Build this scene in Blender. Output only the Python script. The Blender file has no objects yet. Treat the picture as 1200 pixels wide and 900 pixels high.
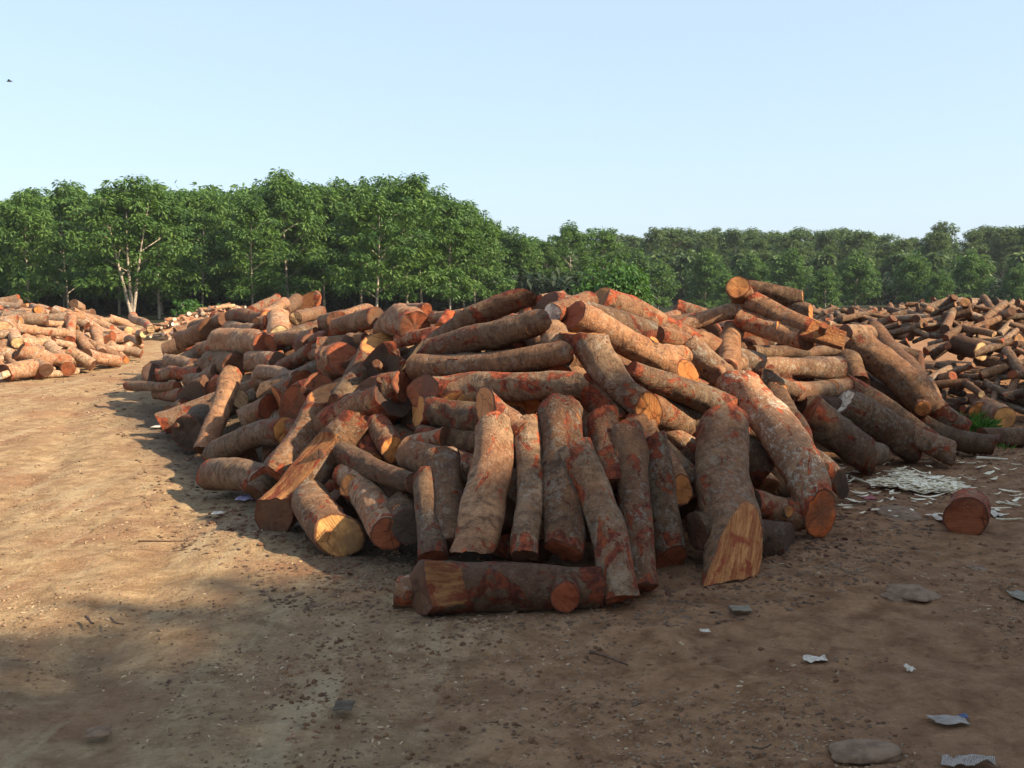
import bpy, math, random
import numpy as np
from mathutils import Vector, Matrix

C = bpy.context.scene.collection
RX = math.radians

# ------------------------------------------------------------ camera
CAM_H, PITCH, FPX = 1.70, math.atan(112.0 / 1200.0), 1200.0
cam_d = bpy.data.cameras.new("camera")
cam = bpy.data.objects.new("camera", cam_d)
C.objects.link(cam)
cam.location = (0, 0, CAM_H)
cam.rotation_euler = (math.pi / 2 - PITCH, 0, 0)
cam_d.sensor_width = 36.0
cam_d.lens = 36.0
cam_d.clip_start = 0.05
cam_d.clip_end = 3000.0
bpy.context.scene.camera = cam

# ------------------------------------------------------------ sky and sun
SUN_EL, SUN_AZ = 34.0, 112.0        # azimuth measured clockwise from +Y (the view direction)
world = bpy.data.worlds.new("World")
bpy.context.scene.world = world
world.use_nodes = True
wt = world.node_tree
sky = wt.nodes.new("ShaderNodeTexSky")
sky.sky_type = 'NISHITA'
sky.sun_disc = False
sky.sun_elevation = RX(SUN_EL)
sky.sun_rotation = RX(SUN_AZ)
sky.altitude = 0.0
sky.air_density = 1.0
sky.dust_density = 1.6
sky.ozone_density = 1.4
bg = wt.nodes["Background"]
bg.inputs["Strength"].default_value = 0.098
veil = wt.nodes.new("ShaderNodeMix")           # a thin even veil of humid air over the clear sky
veil.data_type = 'RGBA'
veil.inputs[0].default_value = 0.70
veil.inputs[7].default_value = (2.24, 2.82, 3.55, 1.0)
wt.links.new(sky.outputs["Color"], veil.inputs[6])
wt.links.new(veil.outputs[2], bg.inputs["Color"])

sun_d = bpy.data.lights.new("sun", 'SUN')
sun_d.energy = 3.9
sun_d.angle = RX(0.9)
sun_d.color = (1.0, 0.83, 0.60)
sun = bpy.data.objects.new("sun", sun_d)
C.objects.link(sun)
S = Vector((math.sin(RX(SUN_AZ)) * math.cos(RX(SUN_EL)), math.cos(RX(SUN_AZ)) * math.cos(RX(SUN_EL)), math.sin(RX(SUN_EL))))
sun.rotation_euler = S.to_track_quat('Z', 'Y').to_euler()
sun.location = (20, -20, 30)

vs = bpy.context.scene.view_settings
vs.view_transform = 'Standard'
vs.look = 'None'
vs.exposure = 1.55
vs.gamma = 1.0
bpy.context.scene.cycles.max_bounces = 6
bpy.context.scene.cycles.transparent_max_bounces = 6
bpy.context.scene.cycles.use_denoising = True

# ------------------------------------------------------------ small maths
FWD = np.array([0, math.cos(PITCH), -math.sin(PITCH)])
UPV = np.array([0, math.sin(PITCH), math.cos(PITCH)])
RGT = np.array([1.0, 0, 0])
EYE = np.array([0, 0, CAM_H])

def ray(u, v):
    return FWD + (u - 600) / FPX * RGT + (450 - v) / FPX * UPV

def at(u, v, t):
    return EYE + ray(u, v) * t

def ground_at(u, v, z=0.0):
    d = ray(u, v)
    t = (z - CAM_H) / d[2]
    return EYE + d * t

def project(p):
    q = np.asarray(p, float) - EYE
    t = q @ FWD
    return 600 + FPX * (q @ RGT) / t, 450 - FPX * (q @ UPV) / t, t

def _h(i, j, k, s):
    n = (i * 374761393 + j * 668265263 + k * 2147483647 + s * 974634541) & 0xffffffff
    n = ((n ^ (n >> 13)) * 1274126177) & 0xffffffff
    n = ((n ^ (n >> 16)) * 2246822519) & 0xffffffff
    return ((n ^ (n >> 15)) & 0xffff) / 32767.5 - 1.0

def vnoise(P, seed=0):
    """smooth value noise in -1..1 for an (n,3) array"""
    P = np.asarray(P, float)
    I = np.floor(P).astype(np.int64)
    F = P - I
    F = F * F * (3 - 2 * F)
    i, j, k = I[:, 0], I[:, 1], I[:, 2]
    out = 0
    for a in (0, 1):
        wa = F[:, 0] if a else 1 - F[:, 0]
        for b in (0, 1):
            wb = F[:, 1] if b else 1 - F[:, 1]
            for c in (0, 1):
                wc = F[:, 2] if c else 1 - F[:, 2]
                out = out + wa * wb * wc * _h(i + a, j + b, k + c, seed)
    return out

def fbm(P, seed=0, octaves=3):
    P = np.asarray(P, float)
    r, a = 0, 1.0
    for o in range(octaves):
        r = r + a * vnoise(P * (2.03 ** o), seed + o * 17)
        a *= 0.5
    return r

# ------------------------------------------------------------ object helpers
def mesh(name, verts, faces, mats=(), attrs=None, smooth=True, mat_idx=None):
    me = bpy.data.meshes.new(name)
    verts = np.asarray(verts, float)
    me.from_pydata(verts.tolist(), [], faces if isinstance(faces, list) else faces.tolist())
    for m in mats:
        me.materials.append(m)
    if mat_idx is not None:
        me.polygons.foreach_set("material_index", np.asarray(mat_idx, dtype=np.int32))
    if smooth:
        me.polygons.foreach_set("use_smooth", np.ones(len(me.polygons), dtype=bool))
    for k, a in (attrs or {}).items():
        a = np.asarray(a, dtype=np.float32)
        if a.ndim == 1:
            at_ = me.attributes.new(k, 'FLOAT', 'POINT')
            at_.data.foreach_set("value", a)
        else:
            at_ = me.attributes.new(k, 'FLOAT_VECTOR', 'POINT')
            at_.data.foreach_set("vector", a.ravel())
    me.update()
    return me

def obj(name, data, parent=None, loc=None, rot=None):
    o = bpy.data.objects.new(name, data)
    C.objects.link(o)
    if parent is not None:
        o.parent = parent
    if loc is not None:
        o.location = loc
    if rot is not None:
        o.rotation_euler = rot
    return o

def tag(o, label=None, cat=None, group=None, kind=None):
    if label: o["label"] = label
    if cat: o["category"] = cat
    if group: o["group"] = group
    if kind: o["kind"] = kind
    return o

# ------------------------------------------------------------ material helpers
class NT:
    def __init__(self, name):
        self.m = bpy.data.materials.new(name)
        self.m.use_nodes = True
        self.t = self.m.node_tree
        self.b = self.t.nodes["Principled BSDF"]
        self.out = self.t.nodes["Material Output"]
    def n(self, kind, **kw):
        nd = self.t.nodes.new("ShaderNode" + kind)
        for k, v in kw.items():
            setattr(nd, k, v)
        return nd
    def link(self, a, b):
        self.t.links.new(a, b)
    def put(self, sock, v):
        if hasattr(v, "is_output") or hasattr(v, "links"):
            self.link(v, sock)
        else:
            if isinstance(v, tuple) and len(v) == 3 and sock.type == 'RGBA':
                v = v + (1.0,)
            sock.default_value = v
    def attr(self, name, out="Vector"):
        a = self.n("Attribute", attribute_name=name)
        return a.outputs[out]
    def noise(self, vec, scale, detail=4, rough=0.6, dist=0.0, out="Fac"):
        x = self.n("TexNoise")
        if vec is not None: self.link(vec, x.inputs["Vector"])
        x.inputs["Scale"].default_value = scale
        x.inputs["Detail"].default_value = detail
        x.inputs["Roughness"].default_value = rough
        x.inputs["Distortion"].default_value = dist
        return x.outputs[out]
    def voro(self, vec, scale, feature='F1', out="Distance"):
        x = self.n("TexVoronoi", feature=feature)
        if vec is not None: self.link(vec, x.inputs["Vector"])
        x.inputs["Scale"].default_value = scale
        return x.outputs[out]
    def ramp(self, v, a, b, lo=0.0, hi=1.0, smooth=True):
        x = self.n("MapRange", interpolation_type='SMOOTHSTEP' if smooth else 'LINEAR')
        self.put(x.inputs[0], v)
        for i, q in enumerate((a, b, lo, hi)):
            self.put(x.inputs[i + 1], q)
        return x.outputs[0]
    def math(self, op, a, b=0.0, c=None):
        x = self.n("Math", operation=op)
        self.put(x.inputs[0], a); self.put(x.inputs[1], b)
        if c is not None: self.put(x.inputs[2], c)
        return x.outputs[0]
    def mul(self, a, b): return self.math('MULTIPLY', a, b)
    def add(self, a, b): return self.math('ADD', a, b)
    def mix(self, f, a, b, mode='MIX'):
        x = self.n("Mix", data_type='RGBA', blend_type=mode)
        self.put(x.inputs[0], f); self.put(x.inputs[6], a); self.put(x.inputs[7], b)
        return x.outputs[2]
    def scale(self, vec, s):
        x = self.n("VectorMath", operation='MULTIPLY')
        self.put(x.inputs[0], vec); x.inputs[1].default_value = s
        return x.outputs[0]
    def sep(self, v):
        x = self.n("SeparateXYZ"); self.link(v, x.inputs[0]); return x.outputs
    def bump(self, h, strength=0.4, dist=0.01):
        x = self.n("Bump")
        x.inputs["Strength"].default_value = strength
        x.inputs["Distance"].default_value = dist
        self.link(h, x.inputs["Height"])
        self.link(x.outputs["Normal"], self.b.inputs["Normal"])
    def done(self, col, rough=0.85, spec=0.25):
        self.put(self.b.inputs["Base Color"], col)
        self.put(self.b.inputs["Roughness"], rough)
        self.b.inputs["Specular IOR Level"].default_value = spec
        return self.m

# ------------------------------------------------------------ materials
def make_bark():
    k = NT("bark")
    lc = k.attr("lc")
    par = k.sep(k.attr("par"))               # x red amount, y lichen amount, z lightness
    ed = k.attr("ed", "Fac")
    st = k.attr("strip", "Fac")
    ring = k.scale(lc, (1.35, 0.8, 0.8))
    n_big = k.noise(lc, 3.2, 4, 0.55)
    n_mid = k.noise(ring, 12, 6, 0.72, 0.4)
    n_fine = k.noise(ring, 55, 4, 0.75)
    base = k.mix(k.ramp(n_mid, 0.34, 0.64), (0.075, 0.030, 0.014), (0.275, 0.128, 0.056))
    hue = k.noise(lc, 0.22, 1, 0.5)
    base = k.mix(k.ramp(hue, 0.40, 0.60), base, k.mix(k.ramp(n_mid, 0.34, 0.64), (0.068, 0.037, 0.020), (0.245, 0.150, 0.085)))
    base = k.mix(k.ramp(n_big, 0.42, 0.62, 0.0, 0.62), base, (0.155, 0.056, 0.023))
    base = k.mix(k.ramp(n_fine, 0.44, 0.70, 0.0, 0.32), base, (0.380, 0.215, 0.105))
    crack = k.ramp(k.voro(k.scale(lc, (1.0, 2.2, 2.2)), 16, 'DISTANCE_TO_EDGE'), 0.0, 0.06, 0.35, 0.0)
    base = k.mix(k.mul(crack, k.ramp(n_big, 0.4, 0.6)), base, (0.045, 0.028, 0.018))
    # pale lichen and dried latex flecks
    lich = k.ramp(k.add(k.noise(lc, 26, 5, 0.8), k.mul(k.noise(lc, 4.0, 2), 0.35)), 0.78, 0.70, 0.0, 1.0)
    lich = k.math('SUBTRACT', 1.0, lich)
    lich = k.mul(lich, par[1])
    base = k.mix(k.mul(lich, 0.85), base, (0.36, 0.32, 0.25))
    # grey weathering
    base = k.mix(k.mul(par[1], 0.30), base, (0.205, 0.145, 0.095))
    # dark knots
    knot = k.ramp(k.voro(lc, 4.6), 0.05, 0.13, 0.8, 0.0)
    base = k.mix(knot, base, (0.05, 0.022, 0.014))
    # red inner bark where the skin is scraped off; more of it near the sawn ends
    nr = k.add(k.noise(k.scale(lc, (0.75, 1, 1)), 7.5, 5, 0.62, 0.8), k.mul(k.noise(lc, 30, 3, 0.7), 0.22))
    lim = k.math('SUBTRACT', 0.795, k.mul(par[0], 0.20))
    lim = k.math('SUBTRACT', lim, k.ramp(ed, 0.0, 0.16, 0.10, 0.0))
    red = k.ramp(k.math('SUBTRACT', nr, lim), -0.015, 0.03)
    redc = k.mix(k.ramp(k.noise(lc, 17, 4, 0.7), 0.38, 0.62), (0.095, 0.014, 0.006), (0.310, 0.062, 0.020))
    base = k.mix(k.mul(red, 0.88), base, redc)
    # chopped or stripped wood
    sw = k.noise(k.scale(lc, (0.35, 3, 3)), 14, 5, 0.7)
    wood = k.mix(k.ramp(sw, 0.35, 0.65), (0.26, 0.080, 0.027), (0.52, 0.235, 0.082))
    wood = k.mix(k.ramp(k.noise(lc, 11, 4, 0.6), 0.52, 0.66, 0.0, 0.85), wood, (0.26, 0.045, 0.02))
    sm = k.ramp(k.add(st, k.mul(k.math('SUBTRACT', k.noise(lc, 20, 3), 0.5), 0.8)), 0.42, 0.56)
    base = k.mix(sm, base, wood)
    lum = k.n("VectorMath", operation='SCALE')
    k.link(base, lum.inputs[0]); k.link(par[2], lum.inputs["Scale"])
    h = k.add(k.mul(n_mid, 0.7), k.mul(n_fine, 0.3))
    h = k.math('SUBTRACT', h, k.mul(red, 0.10))
    h = k.math('SUBTRACT', h, k.mul(crack, 0.25))
    k.bump(h, 1.0, 0.03)
    return k.done(lum.outputs[0], 0.82, 0.22)

def make_cut():
    k = NT("cut_wood")
    lc = k.attr("lc")                         # disc coordinates, random offset in z
    rad = k.attr("ed", "Fac")                 # 0 centre .. 1 rim
    tint = k.attr("par")
    saw = k.noise(k.scale(lc, (1.0, 14, 1)), 9, 3, 0.6)
    blot = k.noise(lc, 9, 5, 0.65, 0.5)
    w = k.n("Math", operation='SINE')
    k.link(k.add(k.mul(rad, 46.0), k.mul(blot, 9.0)), w.inputs[0])
    c = k.mix(k.ramp(w.outputs[0], -1, 1, 0.0, 0.12), tint, (0.20, 0.07, 0.025))
    c = k.mix(k.ramp(saw, 0.35, 0.65, 0.0, 0.55), c, k.mix(1.0, tint, (1.25, 1.35, 1.5), 'MULTIPLY'))
    c = k.mix(k.ramp(blot, 0.50, 0.68, 0.0, 0.72), c, k.mix(1.0, tint, (0.55, 0.36, 0.30), 'MULTIPLY'))
    c = k.mix(k.ramp(k.noise(lc, 60, 3, 0.7), 0.55, 0.75, 0, 0.5), c, k.mix(1.0, tint, (0.4, 0.3, 0.3), 'MULTIPLY'))
    c = k.mix(k.ramp(k.add(rad, k.mul(blot, 0.10)), 0.93, 1.0, 0.0, 0.9), c, (0.10, 0.035, 0.02))
    heart = k.ramp(k.add(rad, k.mul(blot, 0.30)), 0.14, 0.34, 0.45, 0.0)
    c = k.mix(heart, c, k.mix(1.0, tint, (0.55, 0.38, 0.32), 'MULTIPLY'))
    crk = k.ramp(k.voro(k.scale(lc, (1.0, 1.0, 0.2)), 7.5, 'DISTANCE_TO_EDGE'), 0.0, 0.035, 0.75, 0.0)
    c = k.mix(k.mul(crk, k.ramp(k.noise(lc, 5, 2), 0.48, 0.58)), c, (0.035, 0.016, 0.009))
    c = k.mix(k.ramp(k.noise(lc, 3.2, 4, 0.6), 0.5, 0.64, 0.0, 0.65), c, (0.085, 0.052, 0.032))
    k.bump(k.add(saw, k.mul(blot, 0.6)), 0.6, 0.012)
    return k.done(c, 0.78, 0.2)

def make_ground():
    k = NT("dirt")
    g = k.n("NewGeometry")
    p = g.outputs["Position"]
    x, y, z = k.sep(p)
    warp = k.math('SUBTRACT', k.noise(p, 0.42, 4, 0.6), 0.5)
    fine = k.noise(p, 34, 6, 0.75)
    mid = k.noise(p, 5.5, 6, 0.66, 0.3)
    big = k.noise(p, 0.9, 4, 0.55)
    grit = k.voro(p, 46)
    tan = k.mix(k.ramp(mid, 0.33, 0.66), (0.240, 0.150, 0.078), (0.395, 0.272, 0.150))
    tan = k.mix(k.ramp(big, 0.5, 0.66, 0.0, 0.55), tan, (0.24, 0.112, 0.062))
    brown = k.mix(k.ramp(mid, 0.32, 0.66), (0.190, 0.092, 0.043), (0.360, 0.198, 0.104))
    brown = k.mix(k.ramp(big, 0.45, 0.66, 0.0, 0.5), brown, (0.270, 0.150, 0.080))
    # the sandy track runs along the left, the right is darker humus and bark mould
    edge = k.add(k.add(x, k.mul(warp, 2.6)), k.mul(k.ramp(y, 6.0, 3.6), -0.2))
    side = k.ramp(edge, -1.0, 0.5)
    c = k.mix(side, tan, brown)
    # wheel wear: long faint streaks down the track
    ws = k.noise(k.scale(p, (1.6, 0.16, 1.0)), 1.9, 4, 0.6, 0.6)
    c = k.mix(k.mul(k.math('SUBTRACT', 1.0, side), k.ramp(ws, 0.50, 0.64, 0.0, 0.6)), c, (0.265, 0.158, 0.088))
    c = k.mix(k.mul(k.math('SUBTRACT', 1.0, side), k.ramp(ws, 0.46, 0.34, 0.0, 0.6)), c, (0.42, 0.32, 0.19))
    c = k.mix(k.ramp(k.noise(k.scale(p, (1.0, 0.5, 1.0)), 2.4, 6, 0.7, 0.8), 0.54, 0.68, 0.0, 0.5), c, k.mix(1.0, c, (0.60, 0.56, 0.54), 'MULTIPLY'))
    # trodden bark beside the heap, darkened further to paint in its cast shadow
    f = k.math('ABSOLUTE', k.add(k.add(x, 0.15), k.mul(k.math('SUBTRACT', y, 6.0), 0.52)))
    mulch_shade = k.ramp(k.add(f, k.mul(warp, 1.8)), 0.55, 1.45, 0.85, 0.0)
    mulch_shade = k.mul(mulch_shade, k.ramp(y, 5.4, 6.8))
    mulch_shade = k.mul(mulch_shade, k.ramp(y, 17.0, 13.0))
    c = k.mix(mulch_shade, c, (0.100, 0.075, 0.054))
    sm_ = k.noise(p, 13, 6, 0.72, 0.6)
    c = k.mix(k.ramp(sm_, 0.54, 0.68, 0.0, 0.42), c, k.mix(1.0, c, (1.45, 1.5, 1.6), 'MULTIPLY'))
    c = k.mix(k.mul(k.ramp(sm_, 0.45, 0.30, 0.0, 0.75), k.add(0.5, k.mul(side, 0.5))), c, k.mix(1.0, c, (0.50, 0.44, 0.42), 'MULTIPLY'))
    c = k.mix(k.ramp(fine, 0.53, 0.70, 0.0, 0.50), c, k.mix(1.0, c, (1.6, 1.6, 1.65), 'MULTIPLY'))
    c = k.mix(k.ramp(fine, 0.46, 0.30, 0.0, 0.72), c, k.mix(1.0, c, (0.46, 0.42, 0.40), 'MULTIPLY'))
    c = k.mix(k.mul(k.ramp(grit, 0.25, 0.12), k.ramp(k.noise(p, 11, 3), 0.5, 0.62, 0.0, 0.6)), c, (0.34, 0.28, 0.22))
    # leaf mould under the plantation
    c = k.mix(k.ramp(k.add(y, k.mul(warp, 8)), 46, 52), c, (0.022, 0.026, 0.012))
    k.bump(k.add(k.mul(mid, 0.9), k.add(k.mul(fine, 0.60), k.mul(k.ramp(grit, 0.0, 0.4), 0.15))), 0.9, 0.05)
    return k.done(c, 0.95, 0.1)

def make_leaf(name, a, b, rough=0.55):
    k = NT(name)
    v = k.attr("shade", "Fac")
    c = k.mix(v, a, b)
    k.done(c, rough, 0.3)
    tr = k.n("BsdfTranslucent")
    k.link(k.mix(1.0, c, (1.15, 1.25, 0.6), 'MULTIPLY'), tr.inputs[0])
    mx = k.n("MixShader"); mx.inputs[0].default_value = 0.28
    k.link(k.b.outputs[0], mx.inputs[1]); k.link(tr.outputs[0], mx.inputs[2])
    k.link(mx.outputs[0], k.out.inputs[0])
    return k.m

def make_plain(name, a, b, scale=20, rough=0.8, bump=0.3, bd=0.01):
    k = NT(name)
    tc = k.n("TexCoord").outputs["Object"]
    n = k.noise(tc, scale, 5, 0.65)
    k.bump(n, bump, bd)
    return k.done(k.mix(k.ramp(n, 0.35, 0.65), a, b), rough, 0.25)

BARK, CUT, DIRT = make_bark(), make_cut(), make_ground()
LEAF = make_leaf("rubber_leaf", (0.036, 0.088, 0.020), (0.105, 0.185, 0.040))
LEAF_FAR = make_leaf("old_rubber_leaf", (0.046, 0.088, 0.028), (0.110, 0.158, 0.054))
LEAF_SHADE = make_leaf("shaded_understorey_leaf", (0.010, 0.022, 0.007), (0.022, 0.042, 0.012))  # leaf green blackened to paint the deep shade between the trunks
LEAF_BUSH = make_leaf("vine_leaf", (0.030, 0.085, 0.016), (0.072, 0.155, 0.028), 0.4)
WEED = make_leaf("weed_leaf", (0.045, 0.12, 0.02), (0.09, 0.20, 0.03), 0.5)
TRUNK = make_plain("pale_tree_bark", (0.20, 0.16, 0.12), (0.42, 0.36, 0.28), 9)
STONE = make_plain("field_stone", (0.135, 0.080, 0.047), (0.235, 0.150, 0.092), 14, 0.9, 0.5, 0.02)
# ------------------------------------------------------------ ground
def axis_lines(dense0, dense1, step, far0, far1, grow=1.16):
    a = list(np.arange(dense0, dense1, step))
    s, x = step, dense1
    while x < far1:
        a.append(x); s *= grow; x += s
    a.append(far1)
    s, x, b = step, dense0 - step, []
    while x > far0:
        b.append(x); s *= grow; x -= s
    b.append(far0)
    return np.array(b[::-1] + a)

def ground_h(x, y):
    P = np.stack([np.ravel(x), np.ravel(y), np.zeros(np.size(x))], 1)
    near = np.clip((40 - np.abs(P[:, 1])) / 25, 0, 1) * np.clip((30 - np.abs(P[:, 0])) / 15, 0, 1)
    h = 0.030 * fbm(P * 0.55, 3, 2) + 0.016 * fbm(P * 2.6, 5, 3) + 0.009 * fbm(P * 9.0, 9, 2)
    # shallow wheel ruts along the track
    c = P[:, 0] + 2.9 + 0.28 * (P[:, 1] - 6) + 0.2 * np.sin(P[:, 1] * 0.5)
    rut = np.exp(-((c - 0.75) / 0.22) ** 2) + np.exp(-((c + 0.75) / 0.22) ** 2)
    h = h - 0.042 * rut * np.clip(P[:, 1] / 4, 0, 1)
    return (h * near).reshape(np.shape(x)) - 0.012

def build_ground():
    xs = axis_lines(-6.5, 6.5, 0.055, -260, 260)
    ys = axis_lines(3.0, 14.0, 0.05, -60, 330)
    X, Y = np.meshgrid(xs, ys)
    Z = ground_h(X, Y)
    V = np.stack([X.ravel(), Y.ravel(), Z.ravel()], 1)
    nx, ny = len(xs), len(ys)
    idx = np.arange(nx * ny).reshape(ny, nx)
    F = np.stack([idx[:-1, :-1].ravel(), idx[:-1, 1:].ravel(), idx[1:, 1:].ravel(), idx[1:, :-1].ravel()], 1)
    o = obj("ground", mesh("ground", V, F, [DIRT]))
    tag(o, kind="structure")
build_ground()

# ------------------------------------------------------------ heaps as height fields (used only to find where the logs lie)
class Mound:
    def __init__(self, poly, slope, knots, soft=0.8):
        self.P = np.array(poly, float); self.slope = slope
        self.k = np.array(knots, float); self.soft = soft
    def dist(self, x, y):
        x = np.atleast_1d(x).astype(float); y = np.atleast_1d(y).astype(float)
        best = np.full(x.shape, 1e9); inside = np.zeros(x.shape, bool)
        n = len(self.P)
        for i in range(n):
            (ax, ay), (bx, by) = self.P[i], self.P[(i + 1) % n]
            ex, ey = bx - ax, by - ay
            t = np.clip(((x - ax) * ex + (y - ay) * ey) / (ex * ex + ey * ey), 0, 1)
            best = np.minimum(best, np.hypot(x - ax - t * ex, y - ay - t * ey))
            cond = (ay > y) != (by > y)
            with np.errstate(divide='ignore', invalid='ignore'):
                xi = ax + (y - ay) * ex / (ey if ey != 0 else 1e-9)
            inside ^= cond & (x < xi)
        return np.where(inside, best, -best)
    def plateau(self, x, y):
        x = np.atleast_1d(x).astype(float); y = np.atleast_1d(y).astype(float)
        w = 1.0 / (((x[:, None] - self.k[None, :, 0]) ** 2 + (y[:, None] - self.k[None, :, 1]) ** 2) + 0.15) ** 1.5
        return (w * self.k[None, :, 2]).sum(1) / w.sum(1)
    def h(self, x, y):
        s = 0.06 + self.slope * self.dist(x, y)
        p = self.plateau(x, y)
        kk = 0.14
        hh = np.clip(0.5 + 0.5 * (p - s) / kk, 0, 1)
        return np.maximum(p * (1 - hh) + s * hh - kk * hh * (1 - hh), 0.0)
    def hit(self, u, v, tmax=34.0):
        d = ray(u, v)
        ts = np.arange(4.0, tmax, 0.02)
        X = EYE[0] + d[0] * ts; Y = EYE[1] + d[1] * ts; Z = EYE[2] + d[2] * ts
        H = self.h(X, Y)
        q = np.where((Z <= H))[0]
        if len(q):
            return ts[q[0]]
        ok = self.dist(X, Y) > 0.2
        gap = np.where(ok, Z - H, 1e9)
        return ts[int(np.argmin(gap))]

MAIN = Mound([(-0.75, 6.0), (0, 5.75), (0.75, 5.8), (1.4, 6.15), (2.25, 7.3), (3.0, 8.8), (4.2, 10.3), (5.4, 11.0), (6.0, 13.0),
              (3.5, 17), (-2, 26), (-8, 27), (-8.2, 22), (-6.1, 16.0), (-4.6, 13.2), (-3.4, 11.3), (-2.5, 8.8), (-1.8, 7.4), (-1.2, 6.7)],
             0.95, [(0.0, 7.9, 1.72), (0.45, 8.1, 1.62), (1.2, 9.2, 1.38), (1.75, 9.6, 1.36), (2.1, 9.6, 1.70), (2.9, 10.0, 1.55), (3.4, 10.4, 1.22),
                    (-1.2, 9.6, 1.50), (-1.6, 11.5, 1.45), (-0.9, 12.5, 1.47), (-2.6, 12.5, 1.25), (-3.6, 15.5, 1.36), (-5.2, 17.5, 1.18), (-4.6, 20, 1.35), (0.5, 14, 1.35)])
LEFT = Mound([(-9.3, 18.6), (-8.6, 19.6), (-8.6, 21.5), (-8.9, 24.5), (-10.6, 30.0), (-13, 33), (-24, 33), (-26, 19)], 0.62,
             [(-13, 25, 1.18), (-11, 24, 1.16), (-11.5, 29, 0.85), (-10.0, 26, 0.92), (-16, 24, 1.05), (-11, 22, 0.95), (-13, 22, 0.95)])
RIGHT = Mound([(5.6, 13.3), (6.4, 12.6), (12, 12.2), (15, 26), (4.5, 27), (3.4, 17), (4.4, 14.0)], 0.46,
              [(5.6, 19, 0.98), (7.4, 17.4, 1.38), (7.9, 17.2, 1.34), (8.8, 17.2, 1.10), (6.5, 18, 1.05), (10, 17, 1.05), (9, 15, 0.88), (7, 22, 1.05)])

# ------------------------------------------------------------ logs
COLS = {'s': (0.40, 0.10, 0.03), 'o': (0.44, 0.170, 0.048), 'y': (0.47, 0.235, 0.075), 'p': (0.50, 0.33, 0.16), 'b': (0.110, 0.048, 0.024), 'r': (0.215, 0.058, 0.022), 'd': (0.055, 0.035, 0.024),
        'w': (0.60, 0.50, 0.36), 'c': (0.30, 0.145, 0.055)}
rng = random.Random(11)

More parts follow.
